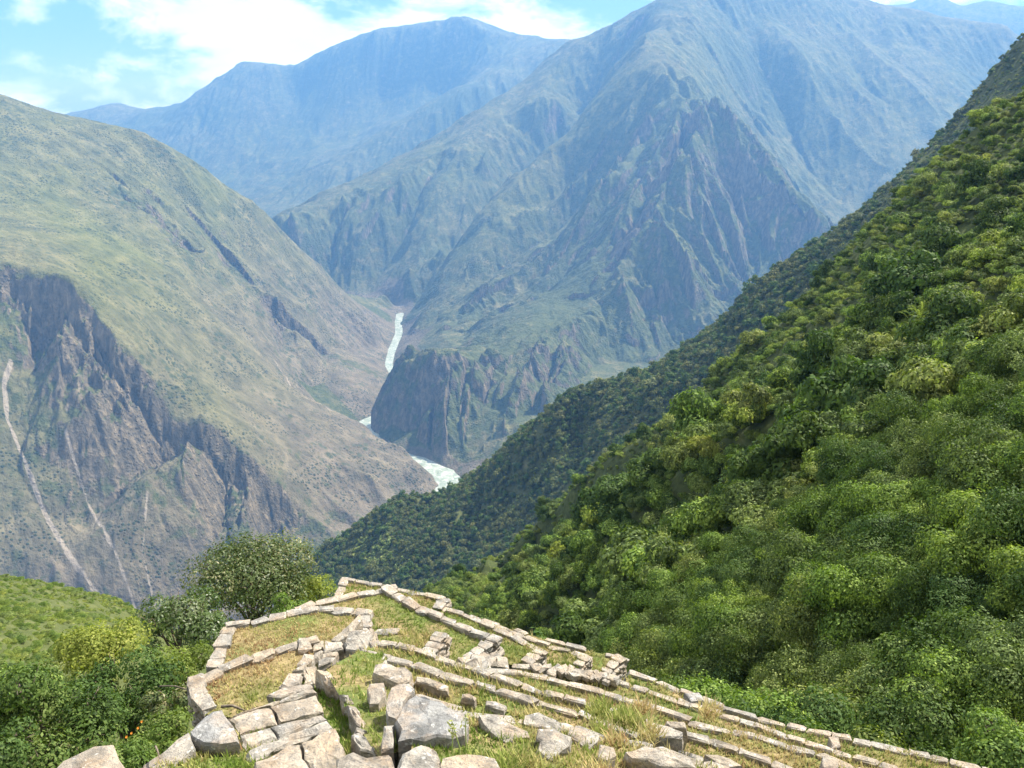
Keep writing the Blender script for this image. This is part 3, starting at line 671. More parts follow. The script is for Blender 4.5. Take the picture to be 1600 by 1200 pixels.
def far_z(x, y):
    r = np.hypot(x, y); a = np.arctan2(x, y)
    i = np.interp(r, RANGES, np.arange(len(RANGES))); j = np.interp(a, AZ, np.arange(len(AZ)))
    i0 = np.clip(np.floor(i).astype(int), 0, len(RANGES)-2); j0 = np.clip(np.floor(j).astype(int), 0, len(AZ)-2); fi = i-i0; fj = j-j0
    return TZ[i0, j0]*(1-fi)*(1-fj)+TZ[i0+1, j0]*fi*(1-fj)+TZ[i0, j0+1]*(1-fi)*fj+TZ[i0+1, j0+1]*fi*fj

def soil_material():
    m, nt, out = new_mat('undergrowth_soil')
    geo = nt.nodes.new('ShaderNodeNewGeometry'); pos = geo.outputs['Position']
    n1 = noise(nt, pos, 0.6, 6, 0.65); n2 = noise(nt, pos, 4.0, 5, 0.7)
    c = ramp(nt, n1, [(0.35, (0.032, 0.042, 0.016)), (0.55, (0.060, 0.078, 0.028)), (0.7, (0.10, 0.11, 0.045))])
    g = ramp(nt, n1, [(0.35, (0.055, 0.070, 0.024)), (0.55, (0.085, 0.10, 0.036)), (0.7, (0.13, 0.135, 0.055))])
    aa = nt.nodes.new('ShaderNodeAttribute'); aa.attribute_name = 'meadow'
    cc = mixc(nt, aa.outputs['Fac'], c.outputs[0], g.outputs[0])
    principled(nt, out, cc, 0.95, bump(nt, n2, 0.8, 0.15), 0.1); return m
def turf_material():
    m, nt, out = new_mat('terrace_turf')
    geo = nt.nodes.new('ShaderNodeNewGeometry'); pos = geo.outputs['Position']
    n1 = noise(nt, pos, 0.9, 5, 0.6); n2 = noise(nt, pos, 9.0, 6, 0.7); n3 = noise(nt, pos, 40.0, 3, 0.6)
    a = ramp(nt, n2, [(0.3, (0.10, 0.075, 0.038)), (0.5, (0.20, 0.155, 0.075)), (0.7, (0.32, 0.25, 0.13))])
    b = ramp(nt, n2, [(0.3, (0.055, 0.075, 0.02)), (0.6, (0.13, 0.155, 0.045)), (0.8, (0.22, 0.21, 0.085))])
    c = mixc(nt, ramp(nt, n1, [(0.42, 0.0), (0.58, 1.0)]).outputs[0], a.outputs[0], b.outputs[0])
    h = math_n(nt, 'ADD', n2, math_n(nt, 'MULTIPLY', n3, 0.5))
    principled(nt, out, c, 0.95, bump(nt, h, 0.9, 0.03), 0.1); return m
M_SOIL = soil_material(); M_TURF = turf_material()
def grid_quads(n, k):
    i = np.arange(n*k).reshape(n, k); return np.stack([i[:-1, :-1], i[1:, :-1], i[1:, 1:], i[:-1, 1:]], -1).reshape(-1, 4)
hill_root = add_obj('hillside', mesh_from_arrays('hillside', np.stack([NX, NY, NZ], -1).reshape(-1, 3), quads=grid_quads(*NX.shape)[:, ::-1]), M_SOIL,
                    label='bushy hillside dropping away round the terraces and rising to the right', kind='structure')
add_attr(hill_root.data, 'meadow', (np.clip((-NX-12)/8, 0, 1)*np.clip((NY-20)/15, 0, 1)).ravel())
for G in PATCHES:
    q = grid_quads(*G.shape[:2])
    me = mesh_from_arrays('terrace_ground', G.reshape(-1, 3), quads=q)
    o = add_obj('terrace_ground', me, M_TURF, label='dry grassy terrace floor between stone walls', kind='structure')

# ---- stones
def stone_material(name, tint, seed):
    m, nt, out = new_mat(name)
    tc = nt.nodes.new('ShaderNodeTexCoord'); oi = nt.nodes.new('ShaderNodeObjectInfo')
    geo = nt.nodes.new('ShaderNodeNewGeometry'); pos = geo.outputs['Position']
    n1 = noise(nt, pos, 3.5, 7, 0.65, 0.4); n2 = noise(nt, pos, 28.0, 6, 0.7); n3 = noise(nt, pos, 90.0, 3, 0.6)
    base = ramp(nt, n1, [(0.30, (0.13*tint[0], 0.128*tint[1], 0.118*tint[2])), (0.48, (0.29*tint[0], 0.278*tint[1], 0.253*tint[2])), (0.70, (0.47*tint[0], 0.448*tint[1], 0.40*tint[2]))])
    col = mixc(nt, 0.75, base.outputs[0], ramp(nt, oi.outputs['Random'], [(0.0, (0.95, 0.88, 0.80)), (0.3, (1.0, 0.99, 0.96)), (0.55, (0.78, 0.79, 0.80)), (0.75, (1.05, 0.93, 0.76)), (1.0, (0.88, 0.82, 0.78))]).outputs[0], 'MULTIPLY')
    stain = ramp(nt, noise(nt, pos, 2.9, 6, 0.65), [(0.46, 0.0), (0.62, 1.0)])
    col = mixc(nt, math_n(nt, 'MULTIPLY', stain.outputs[0], 0.42), col, (0.40, 0.28, 0.17))
    speck = ramp(nt, n2, [(0.40, 1.0), (0.50, 0.0)])
    col = mixc(nt, math_n(nt, 'MULTIPLY', speck.outputs[0], 0.55), col, (0.13, 0.125, 0.12))
    lich = ramp(nt, noise(nt, pos, 9.0, 5, 0.65), [(0.60, 0.0), (0.66, 1.0)])
    col = mixc(nt, math_n(nt, 'MULTIPLY', lich.outputs[0], 0.5), col, (0.70, 0.70, 0.66))
    h = math_n(nt, 'ADD', math_n(nt, 'MULTIPLY', n1, 1.2), math_n(nt, 'ADD', math_n(nt, 'MULTIPLY', n2, 0.5), math_n(nt, 'MULTIPLY', n3, 0.2)))
    principled(nt, out, col, 0.88, bump(nt, h, 1.0, 0.05), 0.25); return m
M_STONE = stone_material('wall_stone', (1.0, 0.97, 0.93), 1)
M_GRANITE = stone_material('grey_granite', (0.92, 0.95, 1.0), 2)
def rubble_material():
    m, nt, out = new_mat('wall_core_earth')
    geo = nt.nodes.new('ShaderNodeNewGeometry'); pos = geo.outputs['Position']
    n2 = noise(nt, pos, 9.0, 6, 0.7)
    c = ramp(nt, n2, [(0.3, (0.06, 0.045, 0.03)), (0.7, (0.20, 0.16, 0.11))])
    principled(nt, out, c.outputs[0], 0.95, bump(nt, n2, 0.9, 0.05), 0.1); return m
M_CORE = rubble_material()
def stone_mesh(seed):
    r = random.Random(seed); bm = bmesh.new(); bmesh.ops.create_cube(bm, size=1.0)
    bmesh.ops.bevel(bm, geom=list(bm.edges), offset=0.10+0.05*r.random(), segments=1, affect='EDGES')
    for v in bm.verts:
        v.co.x += r.uniform(-.08, .08); v.co.y += r.uniform(-.12, .12); v.co.z += r.uniform(-.10, .10)
    me = bpy.data.meshes.new('stone'); bm.to_mesh(me); bm.free(); me.materials.append(M_STONE); return me
STONES = [stone_mesh(100+i) for i in range(10)]
srnd = random.Random(5)
def put_stone(parent, c, ang, lx, ly, lz, tilt=0.06, name='stone'):
    o = bpy.data.objects.new(name, srnd.choice(STONES)); COL.objects.link(o); o.parent = parent
    o.location = c; o.scale = (lx, ly, lz); o.rotation_euler = (srnd.uniform(-tilt, tilt), srnd.uniform(-tilt, tilt), ang+srnd.uniform(-.08, .08)); return o
def wall(key, label, courses=2, ln=(0.28, 0.55), thick=0.26, ch=0.15, skip=0.0, drop=0.75, proud=0.03, side=1, core=True, group='dry stone terrace walls'):
    P = ROWS[key] if isinstance(key, str) else np.asarray(key)
    root = bpy.data.objects.new('terrace_wall', None); COL.objects.link(root); root['label'] = label; root['category'] = 'wall'; root['kind'] = 'thing'
    root['group'] = group
    d = np.r_[0, np.cumsum(np.linalg.norm(np.diff(P, axis=0), axis=1))]
    pt = lambda s: np.array([np.interp(s, d, P[:, k]) for k in range(3)])
    def out_n(s):
        a = pt(max(0, s-0.15)); b = pt(min(d[-1], s+0.15)); t = b-a; t /= max(1e-6, np.linalg.norm(t)); return t, np.array([-t[1], t[0], 0])*side
    for c in range(courses):
        s = srnd.uniform(-0.15, 0) if c else 0.0
        while s < d[-1]:
            L = srnd.uniform(*ln)*(1 if c == 0 else 0.8); mid = s+L/2
            if mid > d[-1]+0.1: break
            if not (c == 0 and srnd.random() < skip):
                t, n = out_n(min(max(mid, 0), d[-1])); p = pt(min(max(mid, 0), d[-1])); h = ch*srnd.uniform(0.85, 1.2) if c == 0 else ch
                zz = p[2]+proud+srnd.uniform(-.02, .025)-h/2 if c == 0 else p[2]+proud-ch*(c+0.45)
                off = 0.0 if c == 0 else 0.02
                put_stone(root, (p[0]+n[0]*(off-thick*0.25), p[1]+n[1]*(off-thick*0.25), zz), math.atan2(t[1], t[0]), L*0.985, thick*srnd.uniform(.85, 1.15), h, 0.06 if c == 0 else 0.03)
            s += L+srnd.uniform(0.0, 0.02)
    if core:                                  # earth and small stones behind the face
        n = max(2, int(d[-1]/0.25)); A = []
        for k in range(n+1):
            s = d[-1]*k/n; p = pt(s); t, nn = out_n(s)
            A.append([p-nn*0.06+[0, 0, -0.10], p-nn*0.0+[0, 0, -drop], p-nn*0.30+[0, 0, -drop], p-nn*0.30+[0, 0, -0.10]])
        A = np.array(A); me = mesh_from_arrays('wall_core', A.reshape(-1, 3), quads=grid_quads(n+1, 4), smooth=False)
        add_obj('wall_core', me, M_CORE, root)
    return root
wall('r5', 'low stone terrace wall just beyond the big granite block, highest of the long rows', 2, (0.35, 0.7), 0.13, 0.14, 0.06, proud=0.02)
wall('r4', 'second long terrace wall below the granite block, half sunk in grass', 2, (0.3, 0.6), 0.12, 0.12, 0.02, proud=0.022)
wall('r3', 'third long terrace wall below the granite block, grassy with brown patches', 2, (0.28, 0.55), 0.12, 0.12, 0.02, proud=0.022)
wall('r2', 'fourth long terrace wall below the granite block, starting at the rubble pile', 2, (0.3, 0.65), 0.12, 0.12, 0.0, proud=0.022)
wall('r1', 'fifth long terrace wall, topped with broken white stones at its upper end', 2, (0.22, 0.5), 0.12, 0.13, 0.02, proud=0.02)
wall('edge', 'outermost long terrace wall along the edge of the bushy gully', 3, (0.25, 0.6), 0.13, 0.14, 0.03, proud=0.025)
wall('T1', 'wall of pale stones along the far side of the small brown terrace', 3, (0.28, 0.5), 0.19, 0.13)
wall('T1side', 'short shaded wall at the outer corner of the small brown terrace', 4, (0.25, 0.4), 0.24, 0.17)
wall('T2', 'stone wall along the far side of the wide terrace beside the large shrub', 3, (0.25, 0.45), 0.19, 0.13)
wall('T2side', 'short stepped wall at the shrubby end of the wide terrace', 3, (0.25, 0.4), 0.26, 0.16)
wall('Tp', 'low short wall across the grassy corner beside the stair head', 2, (0.3, 0.55), 0.19, 0.13, 0.25)
wall('T3', 'wall rising to the pointed corner of the triangular terrace', 3, (0.3, 0.5), 0.19, 0.13)
wall('Rb', 'dark-topped wall running down from the pointed corner of the triangular terrace', 3, (0.28, 0.45), 0.20, 0.15, 0, 0.75, 0.07)
wall('tip', 'farthest terrace wall at the tip of the spur above the forest', 3, (0.3, 0.5), 0.14, 0.12)
wall('tipside', 'short wall at the very end of the spur', 3, (0.25, 0.4), 0.19, 0.13)
wall('Rc', 'first wall outside the triangular terrace, ending in a rubble face', 2, (0.28, 0.5), 0.14, 0.12)
wall('Rd', 'second wall outside the triangular terrace', 2, (0.28, 0.5), 0.14, 0.12, 0.05)
wall('Re', 'lowest wall outside the triangular terrace, next to the green scrub', 2, (0.3, 0.55), 0.14, 0.12, 0.05)
for nm, px, z, lab in (('a', [(569, 955), (574, 972), (566, 996)], -9.8, 'leaning stacked end of the wide terrace wall at the stair head'),
                  ('b', [(694, 991), (674, 1022)], -9.7, 'rubble end face of the short wall in the grassy corner'),
                  ('c', [(776, 1000), (741, 1029)], -10.9, 'rubble end face of the dark-topped wall'),
                  ('d', [(847, 1016), (827, 1039)], -11.5, 'rubble end face of the first wall outside the triangular terrace'),
                  ('e', [(919, 1025), (905, 1043)], -12.1, 'small rubble end face of the second outer wall'),
                  ('f', [(975, 1028), (951, 1051)], -12.7, 'rubble end face of the lowest outer wall beside the scrub'),
                  ('g', [(697, 936), (690, 948)], -11.5, 'broken end of the farthest terrace wall')):
    wall(P3(px, z), lab, 7, (0.12, 0.30), 0.26, 0.085, 0, 0.7, 0.04, 1, True, 'rubble wall ends')

# ---- hand-placed stones: outline of the top face on its level, and a thickness
def slab_mesh(px, z, thick, seed, rough=0.02, inset=0.05, tilt=(0, 0)):
    P = P3(px, z)[:, :2]; c = P.mean(0); r = np.random.default_rng(seed)
    Q = []
    for a, b in zip(P, np.roll(P, -1, axis=0)):         # break the long edges
        n = max(1, int(np.linalg.norm(b-a)/0.10))
        for k in range(n): Q.append(a+(b-a)*k/n + (r.normal(0, 0.016, 2) if k else 0))
    Q = np.array(Q); n = len(Q); ctr = Q.mean(0); rad = np.linalg.norm(Q-ctr, axis=1).mean()
    zt = lambda xy: tilt[0]*(xy[:, 0]-c[0])+tilt[1]*(xy[:, 1]-c[1])
    rings = []
    for f, dz in ((0.0, 0.012), (0.45, 0.010), (0.78, 0.004), (1-inset, -0.008), (1.0, -0.05*min(1, thick*3)), (1.03, -thick*0.45), (0.99, -thick)):
        xy = ctr+(Q-ctr)*f if f > 0 else ctr[None]
        zz = np.full(len(xy), dz) + zt(xy) + r.normal(0, rough, len(xy))*(0.35 if f < 0.97 else 0.8)
        xy = xy + (r.normal(0, rough*0.5, xy.shape) if f > 0.97 else 0)
        rings.append(np.c_[xy, zz])
    V = np.vstack(rings); V[:, :2] -= c; tris = []; quads = []
    base = 1
    for k in range(n): tris.append((0, base+k, base+(k+1) % n))
    for ri in range(len(rings)-2):
        b0 = 1+ri*n; b1 = b0+n
        for k in range(n): quads.append((b0+k, b1+k, b1+(k+1) % n, b0+(k+1) % n))
    me = mesh_from_arrays('stone', V, quads=quads, tris=tris, smooth=False); me.validate()
    bm = bmesh.new(); bm.from_mesh(me); bmesh.ops.recalc_face_normals(bm, faces=bm.faces); bm.to_mesh(me); bm.free()
    return me, (c[0], c[1], z)
def slab(px, z, thick, name='stone', label=None, parent=None, mat=None, group=None, cat=None, **kw):
    me, loc = slab_mesh(px, z, thick, srnd.randrange(10**6), **kw)
    o = add_obj(name, me, mat or M_STONE, parent, label, cat, group); o.location = loc; return o
def boulder(px, z, thick, label, mat=None, **kw): return slab(px, z, thick, 'boulder', label, None, mat, None, 'stone', **kw)
stair = bpy.data.objects.new('stone_stair', None); COL.objects.link(stair); stair['label'] = 'worn stair of pale stone slabs leading down between the terraces'; stair['category'] = 'stair'; stair['kind'] = 'thing'
def step_row(lf, rf, rn, ln_, z, n):          # a tread of n irregular slabs between its four corners
    lf, rf, rn, ln_ = [np.array(p, float) for p in (lf, rf, rn, ln_)]
    t = np.r_[0, np.sort(np.cumsum([srnd.uniform(.7, 1.3) for _ in range(n)]))]; t = t/t[-1]
    for k in range(n):
        a = t[k]+(0.008 if k else 0); b = t[k+1]-(0.008 if k < n-1 else 0); sk = srnd.uniform(-.02, .02)
        q = [lf+(rf-lf)*a, lf+(rf-lf)*(a+b)/2+np.array([0, srnd.uniform(-2, 1)]), lf+(rf-lf)*b, ln_+(rn-ln_)*(b+sk), ln_+(rn-ln_)*((a+b)/2+sk)+np.array([0, srnd.uniform(-1, 2)]), ln_+(rn-ln_)*(a+sk)]
        slab([tuple(p) for p in q], z+srnd.uniform(-.035, .03), 0.26, 'step_stone', None, stair, rough=0.02, tilt=(srnd.uniform(-.04, .04), srnd.uniform(-.05, .05)))
step_row((397, 1190), (524, 1136), (550, 1212), (396, 1216), -6.7, 2); step_row((385, 1172), (511, 1126), (523, 1135), (398, 1189), -6.93, 1); step_row((374, 1149), (503, 1115), (513, 1125), (386, 1170), -7.13, 2)
step_row((356, 1122), (494, 1084), (505, 1113), (375, 1147), -7.42, 2); step_row((390, 1109), (490, 1075), (495, 1083), (362, 1119), -7.7, 2)
for px, z in (([(437, 1072), (451, 1051), (472, 1051), (467, 1067), (448, 1076)], -8.0), ([(475, 1042), (494, 1041), (491, 1067), (474, 1071)], -8.05), ([(418, 1085), (440, 1074), (468, 1070), (489, 1068), (490, 1074), (440, 1090)], -7.9),
              ([(475, 1021), (491, 1022), (481, 1036), (463, 1039)], -8.35), ([(468, 1041), (480, 1037), (474, 1048), (455, 1049)], -8.2), ([(493, 1020), (503, 1015), (498, 1028), (484, 1034)], -8.45), ([(466, 996), (484, 994), (487, 1014), (465, 1017)], -8.55),
              ([(488, 1000), (506, 1000), (504, 1013), (489, 1018)], -8.6), ([(508, 1000), (534, 1002), (538, 1013), (506, 1019)], -8.5), ([(497, 1031), (525, 1026), (520, 1034), (496, 1042)], -8.2), ([(504, 1022), (528, 1017), (524, 1025), (503, 1029)], -8.3),
              ([(536, 1002), (560, 1008), (566, 1020), (540, 1014)], -8.45), ([(563, 1012), (590, 1018), (597, 1032), (570, 1024)], -8.3)):
    slab(px, z, 0.24, 'step_stone', None, stair, rough=0.018)
upright = bpy.data.objects.new('stone_pile', None); COL.objects.link(upright); upright['label'] = 'leaning slabs heaped at the stair head beside the wide terrace'; upright['category'] = 'stone pile'
for px, z, tl in (([(516, 997), (544, 978), (562, 962), (566, 968), (548, 990), (526, 1001)], -9.35, (0, 0.1)), ([(545, 985), (585, 987), (574, 1012), (538, 1003)], -9.1, (0.1, 0.2)), ([(560, 990), (588, 990), (592, 1008), (572, 1010)], -9.2, (0.2, 0.1)),
              ([(576, 1002), (592, 1000), (600, 1014), (582, 1018)], -8.9, (0, 0)), ([(600, 1020), (612, 1022), (606, 1036), (592, 1034)], -8.2, (0, 0))):
    slab(px, z, 0.3, 'slab', None, upright, tilt=tl, rough=0.02)
sw = bpy.data.objects.new('stair_wall', None); COL.objects.link(sw); sw['label'] = 'shaded retaining wall of brown stones along the stair'; sw['category'] = 'wall'; sw['kind'] = 'thing'
for px, z in (([(495, 1046), (512, 1047), (530, 1066), (541, 1086), (528, 1081), (510, 1064)], -7.75), ([(541, 1100), (556, 1104), (572, 1130), (571, 1142), (556, 1132), (545, 1114)], -6.98), ([(530, 1084), (544, 1087), (556, 1102), (542, 1099)], -7.3),
              ([(548, 1146), (560, 1144), (590, 1172), (588, 1181), (562, 1172)], -6.72), ([(556, 1136), (572, 1142), (566, 1150), (552, 1146)], -6.9)):
    slab(px, z, 0.62, 'stone', None, sw, rough=0.03)
boulder([(637, 1090), (649, 1081), (701, 1103), (731, 1110), (733, 1130), (726, 1141), (705, 1151), (664, 1154), (622, 1154), (618, 1126)], -6.42, 0.85, 'big block of rough grey granite in the middle of the slope', M_GRANITE, rough=0.028, tilt=(0.0, -0.05))
boulder([(624, 1067), (639, 1066), (649, 1077), (636, 1088), (628, 1109), (619, 1123), (606, 1120), (604, 1094), (611, 1073)], -6.75, 0.6, 'smooth pale upright slab leaning on the big granite block', M_GRANITE, rough=0.012)
boulder([(585, 1036), (609, 1036), (645, 1051), (639, 1062), (622, 1066), (582, 1050)], -7.45, 0.45, 'broad pale flat stone at the head of the long terrace rows', rough=0.02)
boulder([(577, 1067), (600, 1065), (601, 1081), (592, 1099), (577, 1100)], -7.05, 0.35, 'pinkish flat stone beside the trodden strip', rough=0.015)
boulder([(600, 1132), (616, 1131), (614, 1169), (596, 1171)], -6.5, 0.4, 'narrow pale block at the near corner of the granite block', rough=0.015)
boulder([(630, 1174), (642, 1165), (658, 1161), (672, 1162), (682, 1169), (689, 1182), (684, 1210), (615, 1210), (624, 1186)], -5.85, 0.5, 'rounded pale boulder in front of the granite block', rough=0.02, inset=0.14)
boulder([(528, 1184), (540, 1178), (551, 1174), (574, 1184), (609, 1178), (617, 1214), (520, 1214)], -6.25, 0.35, 'pale slab at the bottom between stair and boulder', rough=0.022)
boulder([(690, 1183), (730, 1176), (775, 1184), (790, 1212), (686, 1212)], -5.75, 0.3, 'pinkish slab at the bottom behind the tall grass stems', rough=0.02)
boulder([(747, 1119), (768, 1117), (826, 1141), (829, 1149), (791, 1159), (768, 1145), (754, 1131)], -6.64, 0.4, 'grey wedge-shaped slab right after the granite block', M_GRANITE, rough=0.02, tilt=(-0.05, 0.08))
boulder([(819, 1116), (841, 1112), (879, 1131), (876, 1143), (845, 1137), (819, 1131)], -6.76, 0.4, 'buff slab above the grey wedge in the grassy slope', rough=0.018)
boulder([(841, 1138), (868, 1138), (894, 1150), (891, 1166), (860, 1188), (840, 1172)], -6.54, 0.35, 'buff leaning slab half covered in dry grass', rough=0.02)
boulder([(891, 1134), (915, 1138), (938, 1147), (935, 1159), (919, 1172), (903, 1160), (885, 1147)], -6.7, 0.4, 'pinkish pointed slab in dry grass', rough=0.02)
boulder([(936, 1162), (960, 1166), (964, 1180), (950, 1190), (934, 1182)], -6.45, 0.3, 'small grey stone in dry grass beyond the pinkish slab', rough=0.02)
boulder([(1004, 1139), (1029, 1131), (1069, 1144), (1067, 1154), (1030, 1152), (1010, 1150)], -7.5, 0.4, 'large white block on the long rows', rough=0.02)
boulder([(1041, 1126), (1071, 1129), (1073, 1137), (1050, 1136), (1040, 1132)], -7.9, 0.35, 'flat white block behind the large white one', rough=0.02)
boulder([(975, 1172), (1020, 1166), (1080, 1184), (1090, 1200), (1030, 1196), (985, 1184)], -6.5, 0.35, 'long pale slab near the bottom edge of the rows', rough=0.02)
boulder([(1100, 1178), (1140, 1184), (1160, 1196), (1120, 1200)], -7.0, 0.3, 'small pale slab at the bottom edge on the long rows', rough=0.02)
boulder([(1285, 1180), (1308, 1184), (1310, 1204), (1284, 1202)], -8.6, 0.35, 'upright pale block at the bottom of the rows', rough=0.02)
boulder([(1294, 1150), (1310, 1151), (1314, 1166), (1300, 1170)], -9.9, 0.6, 'dark-sided stone standing in the outer wall gap', rough=0.02)
boulder([(1069, 1082), (1092, 1081), (1100, 1094), (1080, 1096)], -10.1, 0.4, 'grey block standing on the outermost wall', M_GRANITE, rough=0.02)
boulder([(60, 1214), (95, 1188), (120, 1176), (147, 1163), (177, 1160), (184, 1182), (196, 1214)], -6.6, 0.6, 'buff boulder at the bottom left corner under the dark shrub', rough=0.015, inset=0.08)
boulder([(222, 1196), (262, 1168), (296, 1142), (304, 1168), (282, 1190), (255, 1212), (222, 1212)], -6.9, 0.4, 'sloping orange-buff slab beside the grass patch', rough=0.012)
boulder([(297, 1142), (318, 1120), (332, 1110), (347, 1107), (358, 1126), (372, 1158), (345, 1163), (318, 1160), (300, 1150)], -6.95, 0.5, 'white-grey block left of the stair', M_GRANITE, rough=0.022)
pile = bpy.data.objects.new('rubble_pile', None); COL.objects.link(pile); pile['label'] = 'heap of broken white stones in the gap below the dark-topped wall'; pile['category'] = 'stone pile'
for u, v, z in [(728, 1040, -9.35), (740, 1046, -9.3), (752, 1044, -9.4), (746, 1036, -9.7), (760, 1034, -10.2), (772, 1032, -10.6), (735, 1048, -9.2), (782, 1040, -10.4)]:
    p = at_z(u, v, z); put_stone(pile, p, srnd.uniform(0, 3), srnd.uniform(.22, .4), srnd.uniform(.2, .3), srnd.uniform(.14, .26), 0.4)
pile2 = bpy.data.objects.new('rubble_pile', None); COL.objects.link(pile2); pile2['label'] = 'line of tumbled white stones on top of the fifth long wall'; pile2['category'] = 'stone pile'
for k in range(22):
    u = 838+k*5.9; v = np.interp(u, [838, 874, 962], [1044, 1050, 1062])+srnd.uniform(-3, 5); p = at_z(u, v, -9.72); put_stone(pile2, p, srnd.uniform(0, 3), srnd.uniform(.12, .24), srnd.uniform(.1, .18), srnd.uniform(.08, .14), 0.3)
row_b = bpy.data.objects.new('stone_row', None); COL.objects.link(row_b); row_b['label'] = 'short row of orange-brown stones sunk in grass beyond the granite block'; row_b['category'] = 'stone row'
for px in ([(650, 1056), (664, 1057), (702, 1072), (700, 1080), (684, 1078), (650, 1064)], [(722, 1084), (745, 1090), (742, 1096), (720, 1091)], [(760, 1094), (792, 1103), (788, 1110), (758, 1101)]):
    slab(px, -7.6, 0.3, 'stone', None, row_b, rough=0.018)
# ------------------------------------------------------------------ vegetation
def leaf_material(name, dark, mid, light, trans=0.34, rough=0.6, hue_var=0.6, spec=0.12):
    m, nt, out = new_mat(name)
    at = nt.nodes.new('ShaderNodeAttribute'); at.attribute_name = 'v'; oi = nt.nodes.new('ShaderNodeObjectInfo')
    c = ramp(nt, at.outputs['Fac'], [(0.0, dark), (0.5, mid), (1.0, light)])
    tint = ramp(nt, oi.outputs['Random'], [(0.0, (0.45, 0.55, 0.48)), (0.25, (0.85, 0.95, 0.8)), (0.5, (1.15, 1.05, 0.75)), (0.7, (0.75, 0.88, 0.85)), (0.85, (1.3, 1.2, 0.8)), (1.0, (1.25, 1.05, 0.85))])
    col = mixc(nt, hue_var, c.outputs[0], tint.outputs[0], 'MULTIPLY')
    b = nt.nodes.new('ShaderNodeBsdfPrincipled'); LK(nt, col, b.inputs['Base Color']); b.inputs['Roughness'].default_value = rough; b.inputs['Specular IOR Level'].default_value = spec
    t = nt.nodes.new('ShaderNodeBsdfTranslucent')
    tcol = mixc(nt, 1.0, col, (1.25, 1.35, 0.55), 'MULTIPLY'); LK(nt, tcol, t.inputs['Color'])
    mx = nt.nodes.new('ShaderNodeMixShader'); mx.inputs[0].default_value = trans
    LK(nt, b.outputs[0], mx.inputs[1]); LK(nt, t.outputs[0], mx.inputs[2]); LK(nt, mx.outputs[0], out.inputs['Surface'])
    return m
M_LEAF_GREY = leaf_material('grey_green_leaves', (0.052, 0.078, 0.024), (0.170, 0.220, 0.068), (0.36, 0.40, 0.16))
M_LEAF_GREEN = leaf_material('green_leaves', (0.045, 0.080, 0.016), (0.165, 0.240, 0.050), (0.35, 0.42, 0.11))
M_LEAF_DARK = leaf_material('dark_leaves', (0.026, 0.050, 0.012), (0.070, 0.120, 0.028), (0.15, 0.20, 0.065), 0.3)
M_LEAF_LIME = leaf_material('lime_leaves', (0.095, 0.13, 0.030), (0.20, 0.25, 0.060), (0.34, 0.37, 0.12), 0.45)
M_LEAF_OLIVE = leaf_material('olive_leaves', (0.045, 0.070, 0.020), (0.095, 0.130, 0.042), (0.25, 0.23, 0.13), 0.32, 0.45, 0.4, 0.25)  # pale end of the ramp puts pinkish backlit gloss into the leaf colour
M_LEAF_FOREST = leaf_material('forest_leaves', (0.045, 0.062, 0.024), (0.110, 0.130, 0.050), (0.20, 0.205, 0.085), 0.3)
def bark_material():
    m, nt, out = new_mat('bark')
    geo = nt.nodes.new('ShaderNodeNewGeometry'); n1 = noise(nt, geo.outputs['Position'], 14.0, 5, 0.65)
    c = ramp(nt, n1, [(0.3, (0.06, 0.045, 0.032)), (0.7, (0.20, 0.165, 0.125))])
    principled(nt, out, c.outputs[0], 0.9, bump(nt, n1, 0.6, 0.02), 0.1); return m
M_BARK = bark_material()

def unit(v): return v/(np.linalg.norm(v, axis=-1, keepdims=True)+1e-9)
def leaf_faces(pos, nrm, size, r, aspect=0.5):
    """one bent two-triangle leaf at each position"""
    n = len(pos); d = unit(r.normal(0, 1, (n, 3))); t = unit(np.cross(nrm, d)); b = unit(np.cross(nrm, t))
    L = size[:, None]; W = L*aspect
    p0 = pos-t*L*0.5; p1 = pos+b*W*0.5-nrm*W*0.12; p2 = pos+t*L*0.5-nrm*L*0.10; p3 = pos-b*W*0.5-nrm*W*0.12
    V = np.stack([p0, p1, p2, p3], 1).reshape(-1, 3); k = np.arange(n)*4
    T = np.concatenate([np.stack([k, k+1, k+2], 1), np.stack([k, k+2, k+3], 1)], 1).reshape(-1, 3)
    return V, T
def bush_arrays(seed, w, h, lobes, leaves, lsize, flat=0.8, spread=1.0, core=0.6, droop=0.0):
    """a mound of uneven leafy lobes, open between them"""
    r = np.random.default_rng(seed); ctr = []; rad = []
    for i in range(lobes):
        a = r.uniform(0, 2*math.pi); q = math.sqrt(r.uniform(0, 1))*0.36*w*spread
        zz = h*(0.30+0.50*r.uniform(0, 1)*(1-(q/(0.42*w*spread))**2*0.75)); ctr.append((q*math.cos(a), q*math.sin(a), zz)); rad.append(w*r.uniform(0.08, 0.24))
    ctr = np.array(ctr); rad = np.array(rad); pick = r.choice(lobes, leaves, p=rad**2/np.sum(rad**2))
    d = unit(r.normal(0, 1, (leaves, 3))); d[:, 2] = np.abs(d[:, 2])*0.9+d[:, 2]*0.1-0.12
    d = unit(d); rr = rad[pick]*(core+(1.08-core)*r.uniform(0, 1, leaves)**0.45)*(1+0.22*np.sin(d[:, 0]*7+pick)*np.cos(d[:, 1]*6+pick*2))
    pos = ctr[pick]+d*rr[:, None]*np.array([1, 1, flat]); pos[:, 2] -= droop*np.hypot(pos[:, 0], pos[:, 1])**2/w
    pos[:, 2] = np.maximum(pos[:, 2], 0.02*h)
    nrm = unit(d*1.5+r.normal(0, 0.42, (leaves, 3))+np.array([0, 0, 0.2]))
    V, T = leaf_faces(pos, nrm, lsize*r.uniform(0.6, 1.4, leaves), r)
    v = np.clip(0.35+0.25*r.normal(0, 1, leaves)+0.15*r.normal(0, 1, lobes)[pick], 0, 1)
    return V, T, np.repeat(v, 2), ctr, rad
